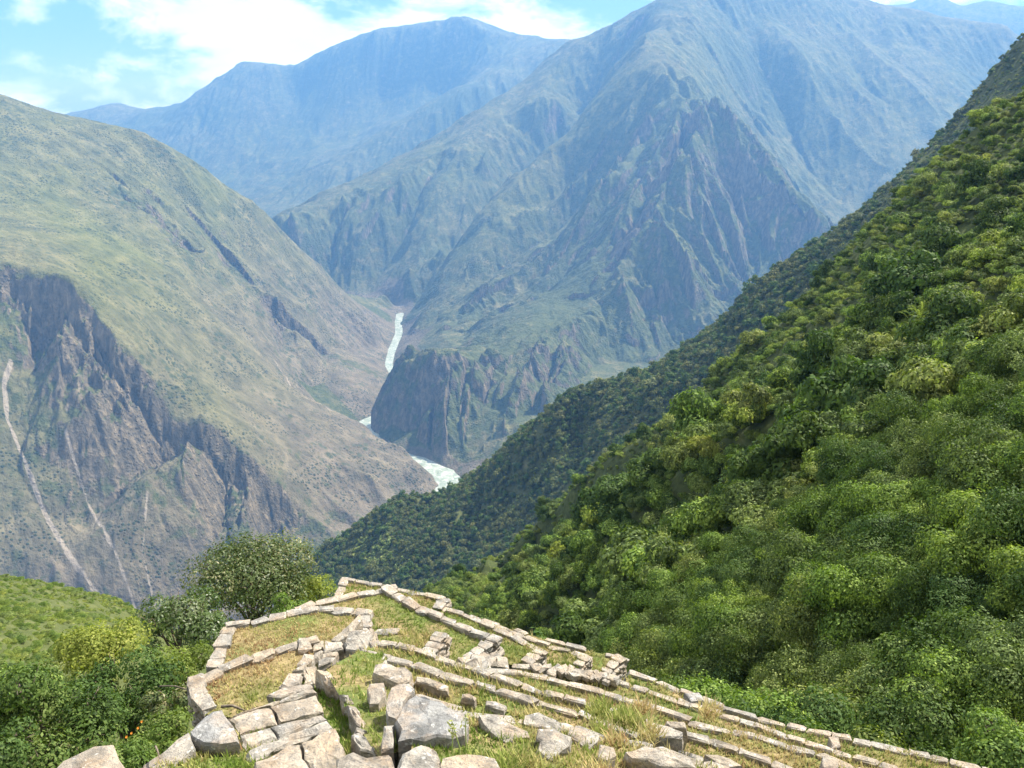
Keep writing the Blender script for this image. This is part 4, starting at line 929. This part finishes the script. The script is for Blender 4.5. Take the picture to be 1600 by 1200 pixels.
def tube_arrays(P, rad, sides=5):
    P = np.asarray(P, float); rad = np.asarray(rad, float); V = []
    for i in range(len(P)):
        t = unit(P[min(i+1, len(P)-1)]-P[max(i-1, 0)]); u = unit(np.cross(t, [0.31, 0.2, 0.9] if abs(t[2]) < 0.9 else [1, 0.1, 0])); w = np.cross(t, u)
        for k in range(sides): a = 2*math.pi*k/sides; V.append(P[i]+(u*math.cos(a)+w*math.sin(a))*rad[i])
    Q = [(i*sides+k, i*sides+(k+1) % sides, (i+1)*sides+(k+1) % sides, (i+1)*sides+k) for i in range(len(P)-1) for k in range(sides)]
    return np.array(V), np.array(Q)
def stems_mesh(ctr, seed, base_r, name='stems', twigs=0):
    r = np.random.default_rng(seed); Vs = []; Qs = []; off = 0
    for c in ctr:
        m = c*np.array([0.35, 0.35, 0.5])+r.normal(0, 0.05, 3)*np.linalg.norm(c); P = [np.array([c[0]*0.05, c[1]*0.05, -0.3]), m*0.6, m, c, c*np.array([1.15, 1.15, 1.12])]
        V, Q = tube_arrays(P, base_r*np.array([1.0, 0.8, 0.6, 0.35, 0.12])); Vs.append(V); Qs.append(Q+off); off += len(V)
        for k in range(twigs):
            e = c+unit(r.normal(0, 1, 3)+[0, 0, 0.4])*np.linalg.norm(c)*0.28; V, Q = tube_arrays([m+(c-m)*0.7, (c+e)/2+r.normal(0, .04, 3), e], base_r*np.array([0.35, 0.22, 0.08]), 4); Vs.append(V); Qs.append(Q+off); off += len(V)
    return mesh_from_arrays(name, np.vstack(Vs), quads=np.vstack(Qs))
def bush_mesh(name, mat, *a, **kw):
    V, T, v, ctr, rad = bush_arrays(*a, **kw); me = mesh_from_arrays(name, V, tris=T, smooth=False); add_attr(me, 'v', v, 'FACE'); me.materials.append(mat); return me, ctr
def frond_mesh(name, mat, seed, n, h, reach, seg=6, width=0.06):
    """clump of long arching grass-like fronds with side leaflets"""
    r = np.random.default_rng(seed); V = []; T = []; vv = []
    for i in range(n):
        a = r.uniform(0, 2*math.pi); hh = h*r.uniform(0.6, 1.1); rc = reach*r.uniform(0.5, 1.1); sx, sy = r.normal(0, 0.25*reach, 2); tone = np.clip(r.normal(0.5, 0.25), 0, 1)
        pts = [np.array([sx+math.cos(a)*rc*s**1.5, sy+math.sin(a)*rc*s**1.5, hh*(1.55*s-0.75*s*s*s)]) for s in np.linspace(0, 1, seg*3)]
        for k in range(3, len(pts)-1):
            p = pts[k]; t = unit(pts[k+1]-p)
            for sgn in (-1, 1):
                sd = unit(np.cross(t, [0, 0, 1]))*sgn; L = width*5*r.uniform(0.6, 1.2)*(1-0.5*k/len(pts)); e = p+(sd*0.8+t*0.6)*L+np.array([0, 0, -L*0.35]); b = len(V)
                V += [p, p+t*width*0.9+np.array([0, 0, width*0.25]), e]; T.append((b, b+1, b+2)); vv.append(tone)
    me = mesh_from_arrays(name, np.array(V), tris=np.array(T), smooth=False); add_attr(me, 'v', np.array(vv), 'FACE'); me.materials.append(mat); return me

# ---- prototype shrubs of the right-hand slope
PROTO = []
for i in range(3): PROTO.append(bush_mesh('grey_shrub', M_LEAF_GREY, 200+i, 3.0, 2.2, 11+i, 4200, 0.15)[0])
for i in range(3): PROTO.append(bush_mesh('green_shrub', M_LEAF_GREEN, 220+i, 3.0, 2.4, 12+i, 4200, 0.16)[0])
for i in range(2): PROTO.append(bush_mesh('dark_shrub', M_LEAF_DARK, 240+i, 2.8, 3.0, 13+i, 4200, 0.17, flat=1.0)[0])
for i in range(2): PROTO.append(frond_mesh('frond_clump', M_LEAF_LIME, 260+i, 60, 2.2, 1.5, 9, 0.042))
for i in range(1): PROTO.append(bush_mesh('lime_shrub', M_LEAF_LIME, 280+i, 2.6, 1.6, 12, 3800, 0.15, flat=0.7)[0])
for j, (m_, sd_) in enumerate(((M_LEAF_GREY, 401), (M_LEAF_GREEN, 402), (M_LEAF_DARK, 403), (M_LEAF_GREEN, 404))):      # finer-leaved ones for close range
    PROTO.append(bush_mesh('near_shrub', m_, sd_, 3.0, 2.5, 26, 15000, 0.085, spread=1.15, core=0.5)[0])
PROTO.append(frond_mesh('near_frond_clump', M_LEAF_LIME, 411, 60, 2.0, 1.3, 14, 0.026))
NEARK = {0: 11, 1: 11, 2: 11, 3: 12, 4: 14, 5: 12, 6: 13, 7: 13, 8: 15, 9: 15, 10: 14}
KIND = ['grey', 'grey', 'grey', 'green', 'green', 'green', 'dark', 'dark', 'frond', 'frond', 'lime', 'grey', 'green', 'dark', 'green', 'frond']

def project(p):
    x, y, z = p[..., 0], p[..., 1], p[..., 2]; d = y*CP - z*SP; uu = y*SP + z*CP
    return 800+FPX*x/d, 600-FPX*uu/d, d
def scatter_slope():
    r = np.random.default_rng(33); pts = []
    cell = {}
    tries = 150000
    rr = np.exp(r.uniform(math.log(14), math.log(440), tries)); aa = r.uniform(R(-28), R(46), tries)
    X = rr*np.sin(aa); Y = rr*np.cos(aa); Z = ground_z(X, Y)
    # only the right-hand slope and gully: right of the terraces' edge
    E = ROWS['edge']; ok = np.ones(tries, bool)
    u, v, d = project(np.stack([X, Y, Z], -1))
    sdist = np.minimum(line_dist(X, Y, E), np.minimum(line_dist(X, Y, ROWS['Re']), line_dist(X, Y, np.vstack([ROWS['tip'], ROWS['Rc']]))))
    bound_x = np.interp(Y, [0, 8, 10, 12, 14, 17, 19, 24, 40, 80, 150, 300], [13, 10, 9.0, 7.5, 4.6, 2.6, 1.6, 0.6, 0.5, -3, -12, -40])
    ok &= (X > bound_x) & (u > 560) & (u < 1840) & (v > -100) & (v < 1500)
    patch = fbm(X, Y, 22, 3, 61); patch2 = fbm(X, Y, 9, 2, 67)
    order = np.argsort(rr); out = []
    for i in order:
        if not ok[i]: continue
        R0 = 1.2*(0.95+0.004*rr[i]); g = (int(X[i]//2.0), int(Y[i]//2.0)); bad = False
        for gx in (-1, 0, 1):
            for gy in (-1, 0, 1):
                for (x2, y2) in cell.get((g[0]+gx, g[1]+gy), ()):
                    if (x2-X[i])**2+(y2-Y[i])**2 < R0*R0: bad = True; break
        if bad: continue
        cell.setdefault(g, []).append((X[i], Y[i]))
        p = patch[i]+0.35*r.normal(); q = r.uniform()
        if p > 0.28 and q < 0.75: k = int(r.choice([8, 10, 10, 4, 3]))
        elif p < -0.30: k = int(r.choice([6, 7, 0, 1, 5]))
        else: k = int(r.choice([0, 1, 2, 3, 4, 5, 10, 6, 3, 0, 1]))
        s = min(2.0, max(0.6, r.lognormal(-0.15, 0.38)))*(1.0+0.3*patch2[i])
        if r.uniform() < 0.14: s *= 1.5
        if k in (6, 7) and r.uniform() < 0.3: s *= 1.45
        if k in (8, 9): s *= 0.85
        if rr[i] < 28: s *= 0.8
        if rr[i] < 48: k = NEARK[k]; s = min(s, 1.25)
        out.append((X[i], Y[i], Z[i]-0.15*s, k, s, r.uniform(0, 6.28), r.uniform(0.8, 1.35)))
    return np.array(out)
SC = scatter_slope()
su, sv, sd = project(SC[:, :3]+np.array([0, 0, 1.0]))
insight = (su > -20) & (su < 1620) & (sv > -20) & (sv < 1260) & (sd > 0)
prio = np.where(insight, SC[:, 4]/sd, -1); order = np.argsort(-prio)
own = order[:290]; rest = order[290:]
def zone(u, v, d):
    if d < 30: return 'in the gully below the outermost wall' if u < 1250 else 'in the shady gully by the bottom right corner'
    if v > 950: return 'low on the slope at the right edge' if u > 1330 else 'low on the slope beyond the outermost wall'
    if v > 780: return 'halfway up the slope at the right edge' if u > 1330 else ('on the lower slope behind the wall ends' if u < 1050 else 'on the lower middle of the slope')
    if u > 1330: return 'high on the slope near the right edge'
    return 'near the crest of the slope against the forested ridge' if u < 1150 else 'on the upper middle of the slope'
KLAB = {'grey': ('shrub', 'rounded grey-green shrub', 'shrub', 'grey-green shrubs'), 'green': ('shrub', 'bright green leafy shrub', 'shrub', 'green shrubs'),
        'dark': ('tree', 'small dark green tree', 'tree', 'small dark trees'), 'frond': ('cane_clump', 'clump of arching yellow-green canes', 'cane', 'cane clumps'),
        'lime': ('shrub', 'low yellow-green shrub', 'shrub', 'yellow-green shrubs')}
fam = {}
for i in own: fam.setdefault((KIND[int(SC[i, 3])], zone(su[i], sv[i], sd[i])), []).append(i)
for (kd, zn), mem in fam.items():
    nm, lab, cat, grp = KLAB[kd]; mem = list(mem); word = {}
    left = list(mem)
    if len(left) > 1:                          # the ones that stand out of their group get a label of their own
        for w, key in (('largest', lambda j: -prio[j]), ('leftmost', lambda j: su[j]), ('rightmost', lambda j: -su[j]), ('highest', lambda j: sv[j]), ('lowest', lambda j: -sv[j])):
            best = min(mem, key=key)
            if best not in word: word[best] = w
    for i in mem:
        x, y, z, k, s, rot, asp = SC[i]
        l_ = (word[i]+' ' if i in word else ('lone ' if len(mem) == 1 else ''))+lab+' '+zn
        o = add_obj(nm, PROTO[int(k)], None, None, l_, cat, grp+' '+zn); o.location = (x, y, z)
        o.rotation_euler = (srnd.uniform(-.12, .12), srnd.uniform(-.12, .12), rot); o.scale = (s, s, s*asp)

def instancer(name, label, protos, pts, kind_idx, rots, scl):
    """one object of countless plants: points carrying an index, a turn and a size"""
    src = bpy.data.collections.new(name+'_sources')
    for j, me in enumerate(protos):
        o = bpy.data.objects.new('%s_source_%02d' % (name, j), me); src.objects.link(o)
    me = bpy.data.meshes.new(name); me.vertices.add(len(pts)); me.vertices.foreach_set('co', np.ascontiguousarray(pts, dtype=np.float32).ravel())
    a = me.attributes.new('pick', 'INT', 'POINT'); a.data.foreach_set('value', np.asarray(kind_idx, dtype=np.int32))
    a = me.attributes.new('turn', 'FLOAT_VECTOR', 'POINT'); a.data.foreach_set('vector', np.ascontiguousarray(rots, dtype=np.float32).ravel())
    a = me.attributes.new('size', 'FLOAT_VECTOR', 'POINT'); a.data.foreach_set('vector', np.ascontiguousarray(scl, dtype=np.float32).ravel())
    ng = bpy.data.node_groups.new(name, 'GeometryNodeTree')
    ng.interface.new_socket('Geometry', in_out='INPUT', socket_type='NodeSocketGeometry'); ng.interface.new_socket('Geometry', in_out='OUTPUT', socket_type='NodeSocketGeometry')
    gi = ng.nodes.new('NodeGroupInput'); go = ng.nodes.new('NodeGroupOutput')
    iop = ng.nodes.new('GeometryNodeInstanceOnPoints'); ci = ng.nodes.new('GeometryNodeCollectionInfo'); ci.inputs['Collection'].default_value = src
    ci.inputs['Separate Children'].default_value = True; ci.inputs['Reset Children'].default_value = True
    def na(nm, t):
        n = ng.nodes.new('GeometryNodeInputNamedAttribute'); n.data_type = t; n.inputs['Name'].default_value = nm; return n.outputs['Attribute']
    e2r = ng.nodes.new('FunctionNodeEulerToRotation')
    ng.links.new(na('turn', 'FLOAT_VECTOR'), e2r.inputs[0])
    ng.links.new(gi.outputs[0], iop.inputs['Points']); ng.links.new(ci.outputs[0], iop.inputs['Instance']); iop.inputs['Pick Instance'].default_value = True
    ng.links.new(na('pick', 'INT'), iop.inputs['Instance Index']); ng.links.new(e2r.outputs[0], iop.inputs['Rotation']); ng.links.new(na('size', 'FLOAT_VECTOR'), iop.inputs['Scale'])
    ng.links.new(iop.outputs[0], go.inputs[0])
    o = add_obj(name, me, None, None, label, None, None, 'stuff')
    md = o.modifiers.new('plants', 'NODES'); md.node_group = ng
    return o
SR = SC[rest]
instancer('scrub', 'dense green scrub covering the rest of the steep right slope', PROTO, SR[:, :3], SR[:, 3], np.c_[np.zeros(len(SR)), np.zeros(len(SR)), SR[:, 5]], np.c_[SR[:, 4], SR[:, 4], SR[:, 4]*SR[:, 6]])

# ---- forest on the middle ridge
FP = [bush_mesh('forest_tree', M_LEAF_FOREST, 300+i, 9.0, 7.5, 10, 520, 1.15, flat=1.0)[0] for i in range(3)] + [bush_mesh('forest_tree', M_LEAF_DARK, 310+i, 8.0, 9.0, 9, 520, 1.15, flat=1.15)[0] for i in range(2)] + [bush_mesh('forest_shrub', M_LEAF_GREY, 320, 5.5, 3.2, 8, 340, 0.9)[0]]
def scatter_forest():
    r = np.random.default_rng(44); n = 40000
    rr = np.sqrt(r.uniform(430**2, 1330**2, n)); aa = r.uniform(R(-22), R(41), n); X = rr*np.sin(aa); Y = rr*np.cos(aa); Z = far_z(X, Y)
    Z = np.where(rr < 452, ground_z(X, Y), Z)
    dz = (far_z(X+6, Y)-far_z(X-6, Y))/12; dy = (far_z(X, Y+6)-far_z(X, Y-6))/12; st = np.hypot(dz, dy)
    u, v, d = project(np.stack([X, Y, Z], -1))
    cover = fbm(X, Y, 120, 3, 81); crestw = fbm(X, Y, 45, 3, 85)
    keep = (u > 420) & (u < 1700) & (v > -80) & (v < 1000) & (r.uniform(0, 1, n) < np.clip(0.95+0.5*cover, 0.3, 1)) & (st < 4)
    k = np.where(crestw > 0.35, 5, r.integers(0, 5, n)); s = r.lognormal(-0.12, 0.32, n)*(1+0.2*crestw)
    high = np.clip((Z+180)/160, 0, 1); s *= 1-0.35*high; k = np.where(r.uniform(0, 1, n) < high*0.6, 5, k)
    return np.c_[X, Y, Z-0.6, k, s, r.uniform(0, 6.28, n)][keep]
FS = scatter_forest()
instancer('forest', 'dark low forest covering the middle ridge above the gorge', FP, FS[:, :3], FS[:, 3], np.c_[np.zeros(len(FS)), np.zeros(len(FS)), FS[:, 5]], np.repeat(FS[:, 4:5], 3, 1))
# ------------------------------------------------------------------ shrubs beside the terraces
def big_shrub(name, label, cat, uvd, w, h, lobes, leaves, lsize, mat, seed, twigs=3, sink=0.0, flat=0.85, base_r=0.05, group=None, zbase=None, core=0.55):
    """foliage crown over a fan of stems, standing on the ground under (u, v)"""
    u, v, d = uvd; p = at_d(u, v, d)            # centre of the crown
    x, y = p[0], p[1]; zb = p[2]-h*0.55 if zbase is None else zbase
    root = bpy.data.objects.new(name, None); COL.objects.link(root); root.location = (x, y, zb); root['label'] = label; root['category'] = cat
    if group: root['group'] = group
    me, ctr = bush_mesh('crown', mat, seed, w, h, lobes, leaves, lsize, flat=flat, core=core)
    add_obj('crown', me, None, root); add_obj('stems', stems_mesh(ctr[:16], seed+1, base_r, 'stems', twigs), M_BARK, root)
    return root
big_shrub('shrub', 'large olive shrub with pinkish backlit gloss painted on its leaves behind the wide terrace', 'shrub', (388, 895, 25.5), 4.6, 3.8, 46, 24000, 0.10, M_LEAF_OLIVE, 501, 5, base_r=0.07)
big_shrub('shrub', 'green shrub with grey tips standing left of the wide terrace', 'shrub', (282, 970, 19.5), 2.7, 2.5, 20, 9000, 0.085, leaf_material('tipped_leaves', (0.05, 0.085, 0.02), (0.10, 0.15, 0.04), (0.26, 0.27, 0.17), 0.35, 0.4, 0.3, 0.3), 511, 4)
big_shrub('shrub', 'bright lime shrub tucked behind the large olive one near the spur tip', 'shrub', (488, 928, 26.0), 2.3, 1.7, 14, 5000, 0.085, M_LEAF_LIME, 521, 2)
big_shrub('shrub', 'small lime shrub under the olive shrub at the wall', 'shrub', (452, 945, 22.5), 1.3, 1.0, 9, 2600, 0.07, M_LEAF_GREEN, 526, 2)
big_shrub('shrub', 'glossy dark green shrub over the bottom left boulder', 'shrub', (55, 1118, 11.0), 2.5, 1.9, 22, 12000, 0.07, M_LEAF_DARK, 531, 4, core=0.35)
big_shrub('shrub', 'dark leafy shrub with pale twigs beside the small brown terrace', 'shrub', (188, 1078, 12.6), 2.3, 1.8, 20, 10000, 0.07, M_LEAF_DARK, 541, 5, core=0.35)
big_shrub('shrub', 'yellow-green bushy shrub topping the dark leafy ones', 'shrub', (150, 1020, 15.5), 2.5, 1.2, 18, 8000, 0.07, M_LEAF_LIME, 551, 2)
big_shrub('shrub', 'pale green low shrub beside the corner of the wide terrace', 'shrub', (285, 1042, 14.6), 1.5, 1.0, 12, 4200, 0.06, M_LEAF_LIME, 561, 2)
big_shrub('shrub', 'brownish straggly shrub against the shaded wall corner', 'shrub', (262, 1092, 12.0), 1.0, 0.8, 10, 2200, 0.06, M_LEAF_OLIVE, 566, 4)
big_shrub('shrub', 'dark green shrub low in the left corner', 'shrub', (-60, 1150, 9.6), 1.9, 1.5, 16, 7000, 0.065, M_LEAF_DARK, 571, 4, core=0.35)
big_shrub('shrub', 'green shrub behind the glossy dark one at the left edge', 'shrub', (5, 1085, 13.2), 2.0, 1.2, 16, 7000, 0.075, M_LEAF_GREEN, 576, 3)
big_shrub('shrub', 'leafy green bush in the bottom right corner', 'shrub', (1585, 1165, 13.0), 2.2, 1.8, 16, 7000, 0.085, M_LEAF_GREEN, 581, 3)
def scatter_left():
    r = np.random.default_rng(55); n = 9500
    rr = np.sqrt(r.uniform(17**2, 125**2, n)); aa = r.uniform(R(-44), R(-11), n); X = rr*np.sin(aa); Y = rr*np.cos(aa); Z = ground_z(X, Y)
    keep = (X < -7.5-0.1*(Y-20)) & (X < -6.8)
    k = r.choice([0, 2, 10, 10, 10, 14], n); s = r.uniform(0.15, 0.42, n)*(1+0.4*fbm(X, Y, 12, 2, 5))
    return np.c_[X, Y, Z-0.1, k, s, r.uniform(0, 6.28, n)][keep]
LS = scatter_left()
instancer('low_scrub', 'low yellow-green scrub on the hillside at the left', PROTO, LS[:, :3], LS[:, 3], np.c_[np.zeros(len(LS)), np.zeros(len(LS)), LS[:, 5]], np.c_[LS[:, 4], LS[:, 4], LS[:, 4]*0.55])

# ------------------------------------------------------------------ grass on the terraces
def grass_material():
    m, nt, out = new_mat('dry_grass')
    at = nt.nodes.new('ShaderNodeAttribute'); at.attribute_name = 'v'
    c = ramp(nt, at.outputs['Fac'], [(0.0, (0.13, 0.20, 0.035)), (0.3, (0.25, 0.30, 0.07)), (0.5, (0.42, 0.39, 0.15)), (0.72, (0.52, 0.42, 0.21)), (0.88, (0.40, 0.25, 0.13)), (1.0, (0.26, 0.16, 0.085))])
    b = nt.nodes.new('ShaderNodeBsdfDiffuse'); LK(nt, c.outputs[0], b.inputs['Color']); t = nt.nodes.new('ShaderNodeBsdfTranslucent'); LK(nt, c.outputs[0], t.inputs['Color'])
    mx = nt.nodes.new('ShaderNodeMixShader'); mx.inputs[0].default_value = 0.35; LK(nt, b.outputs[0], mx.inputs[1]); LK(nt, t.outputs[0], mx.inputs[2]); LK(nt, mx.outputs[0], out.inputs['Surface']); return m
M_GRASS = grass_material()
def blades(P, hgt, tone, r, per=3, lean=0.6, wid=0.011):
    n = len(P); P = np.repeat(P, per, 0); hgt = np.repeat(hgt, per); tone = np.repeat(tone, per)+r.normal(0, 0.10, n*per)
    P = P+np.c_[r.normal(0, 0.022, (n*per, 2)), np.zeros(n*per)]; a = r.uniform(0, 6.28, n*per); h = hgt*r.uniform(0.5, 1.25, n*per)
    ln = np.c_[np.cos(a), np.sin(a)]*(h*lean*r.uniform(0.2, 1.2, n*per))[:, None]; wv = np.c_[-np.sin(a), np.cos(a)]*(wid*r.uniform(0.6, 1.3, n*per))[:, None]
    p0 = P+np.c_[wv, np.zeros(len(P))]; p1 = P-np.c_[wv, np.zeros(len(P))]; p2 = P+np.c_[ln, h]
    V = np.stack([p0, p1, p2], 1).reshape(-1, 3); T = np.arange(len(V)).reshape(-1, 3)
    return V, T, np.clip(tone, 0, 1)
def build_grass():
    r = np.random.default_rng(66); VV = []; TT = []; AA = []; off = 0
    for gi, G in enumerate(PATCHES):
        a = G[:-1, :-1]; b = G[1:, :-1]; c = G[:-1, 1:]; area = np.linalg.norm(np.cross(b-a, c-a), axis=-1); tot = area.sum()
        dist = np.hypot(G[..., 0].mean(), G[..., 1].mean()); dens = 520 if dist < 10 else 420
        if gi == 15: dens = 160                 # bed of the stair: a few tufts in the joints
        n = int(tot*dens); pick = r.choice(area.size, n, p=(area/tot).ravel()); i, j = np.unravel_index(pick, area.shape); s = r.uniform(0, 1, n)[:, None]; t = r.uniform(0, 1, n)[:, None]
        P = G[i, j]*(1-s)*(1-t)+G[i+1, j]*s*(1-t)+G[i, j+1]*(1-s)*t+G[i+1, j+1]*s*t
        pn = fbm(P[:, 0], P[:, 1], 1.3, 3, 9); pn2 = fbm(P[:, 0], P[:, 1], 0.35, 2, 19)
        dryness = {6: 0.38, 7: 0.26, 8: 0.10}.get(gi, 0.0)
        tone = 0.31+dryness+0.55*pn+0.25*pn2+r.normal(0, 0.08, n)
        hgt = np.clip(0.045+0.03*pn2+r.exponential(0.012, n), 0.02, 0.14)*(0.75 if gi in (6, 7, 8) else 1.15)
        # longer straw along the lip of each terrace, hanging over the stones
        lip = (j < 2) & (r.uniform(0, 1, n) < 0.75); hgt = np.where(lip, hgt*1.15, hgt); tone = np.where(lip, np.maximum(tone, 0.45+r.normal(0.1, 0.12, n)), tone)
        V, T, v = blades(P, hgt, tone, r, 3); VV.append(V); TT.append(T+off); AA.append(v); off += len(V)
    for k in range(20):                         # straw tussocks on the near slope
        u = r.uniform(700, 1120); vv = r.uniform(1095, 1200); p = np.array(at_z(u, vv, np.interp(vv, [1095, 1200], [-7.2, -6.2]))); m = 60
        P = p+np.c_[r.normal(0, 0.07, (m, 2)), np.full(m, -0.12)]; V, T, v = blades(P, np.full(m, 0.13), np.full(m, r.uniform(0.25, 0.75)), r, 3, 0.9); VV.append(V); TT.append(T+off); AA.append(v); off += len(V)
    me = mesh_from_arrays('grass', np.vstack(VV), tris=np.vstack(TT), smooth=False); add_attr(me, 'v', np.concatenate(AA), 'FACE')
    add_obj('grass', me, M_GRASS, None, 'short green and straw coloured grass on the terraces', None, None, 'stuff')
build_grass()

# ------------------------------------------------------------------ small things
def tall_stems():
    r = np.random.default_rng(77); root = bpy.data.objects.new('tall_grass', None); COL.objects.link(root); root['label'] = 'thin tall green stems growing in front of the big granite block'; root['category'] = 'grass plant'
    base = at_z(716, 1212, -6.2); root.location = base
    m, nt, out = new_mat('green_stem'); principled(nt, out, (0.20, 0.26, 0.07), 0.7)
    for k, (du, hh) in enumerate(((0.0, 0.62), (0.05, 0.70), (-0.06, 0.55), (0.10, 0.5))):
        P = [np.array([du, 0, 0]), np.array([du*1.2+0.02, 0.02, hh*0.5]), np.array([du*1.5+0.05*(k-1), 0.03, hh])]
        V, Q = tube_arrays(P, [0.007, 0.006, 0.003], 4); add_obj('stem', mesh_from_arrays('stem', V, quads=Q), m, root)
        n = 14; t = r.uniform(0.6, 1.0, n); pos = np.array([P[2]*q+P[1]*(1-q) for q in t])+r.normal(0, 0.02, (n, 3)); V, T = leaf_faces(pos, unit(r.normal(0, 1, (n, 3))), np.full(n, 0.05), r, 0.4)
        me = mesh_from_arrays('seed_head', V, tris=T, smooth=False); add_attr(me, 'v', np.full(n*2, 0.4), 'FACE'); add_obj('seed_head', me, M_GRASS, root)
tall_stems()
def stick(a, b, rad, label, bend=0.05):
    A = np.array(a); B = np.array(b); M = (A+B)/2+np.array([0, 0, bend]); V, Q = tube_arrays([A-A, (M-A)*0.6, M-A, (M-A)+(B-M)*0.6, B-A], rad*np.array([1, 1, 0.9, 0.75, 0.4]), 6)
    o = add_obj('stick', mesh_from_arrays('stick', V, quads=Q), M_BARK, None, label, 'stick'); o.location = a; return o
stick(at_z(346, 1104, -8.5), at_z(382, 1110, -8.5), 0.022, 'bare stick lying on the small brown terrace beside the stair')
stick(at_d(250, 1072, 12.0), at_d(300, 1080, 11.2), 0.014, 'bare branch poking from the scrub at the wall corner')
stick(at_z(243, 1166, -6.8), at_z(250, 1186, -6.75), 0.012, 'thin twig on the sloping buff slab', 0.03)
def flowers():
    r = np.random.default_rng(88); m, nt, out = new_mat('orange_petals'); principled(nt, out, (0.55, 0.20, 0.02), 0.6)
    grn = leaf_material('herb_leaves', (0.05, 0.09, 0.02), (0.11, 0.17, 0.04), (0.20, 0.25, 0.09))
    for k, (u, v, d) in enumerate(((206, 1146, 9.9), (216, 1138, 10.0), (222, 1128, 10.1), (198, 1152, 9.8))):
        p = at_d(u, v, d); root = bpy.data.objects.new('flower', None); COL.objects.link(root); root.location = p; root['label'] = 'small orange flower in the herbs under the dark leafy shrub'; root['category'] = 'flower'; root['group'] = 'orange flowers'
        P = []; T = []
        for q in range(8):
            a = q*math.pi/4+r.uniform(-.1, .1); b = len(P); P += [(0, 0, 0.004), (0.015*math.cos(a-.35), 0.015*math.sin(a-.35), 0.012), (0.021*math.cos(a), 0.021*math.sin(a), 0.010), (0.015*math.cos(a+.35), 0.015*math.sin(a+.35), 0.012)]; T += [(b, b+1, b+2), (b, b+2, b+3)]
        o = add_obj('petals', mesh_from_arrays('petals', np.array(P), tris=np.array(T), smooth=False), m, root); o.rotation_euler = (0.5, r.uniform(-.3, .3), 0)
        V, Q = tube_arrays([(0, 0, -0.35), (0.02, 0, -0.15), (0, 0, 0)], [0.005, 0.004, 0.003], 4); add_obj('stem', mesh_from_arrays('stem', V, quads=Q), grn, root)
    for i, (u, v, d, w) in enumerate(((232, 1172, 9.2, 0.9), (265, 1140, 9.7, 0.9), (205, 1190, 8.6, 0.9), (270, 1200, 7.4, 0.5))):
        big_shrub('herb_clump', ('soft green herbs between the two buff stones', 'low herbs at the foot of the white-grey block', 'green herbs behind the bottom left boulder', 'small leafy weed at the bottom edge on the dry soil')[i], 'plant', (u, v, d), w, 0.5, 12, 2600, 0.05, grn, 590+i, 2, base_r=0.012)
flowers()
# ------------------------------------------------------------------ the air: one box of thin pale haze over the whole valley
def build_haze():
    bm = bmesh.new(); bmesh.ops.create_cube(bm, size=1.0)
    lo = Vector((-11500, -80, -1700)); hi = Vector((11500, 16600, 1350))
    for v in bm.verts: v.co = Vector([lo[i]+(v.co[i]+0.5)*(hi[i]-lo[i]) for i in range(3)])
    me = bpy.data.meshes.new('haze'); bm.to_mesh(me); bm.free()
    m, nt, out = new_mat('haze_air')
    pv = nt.nodes.new('ShaderNodeVolumePrincipled'); pv.inputs['Color'].default_value = (*HAZE_COL, 1); pv.inputs['Density'].default_value = HAZE_D
    pv.inputs['Anisotropy'].default_value = HAZE_G
    pv.inputs['Absorption Color'].default_value = (0.12, 0.12, 0.12, 1)
    LK(nt, pv.outputs[0], out.inputs['Volume'])
    add_obj('haze', me, m, label='thin blue haze filling the valley', kind='stuff')
HAZE_COL = (0.17, 0.44, 0.95); HAZE_D = 7.2e-5; HAZE_G = 0.15
build_haze()
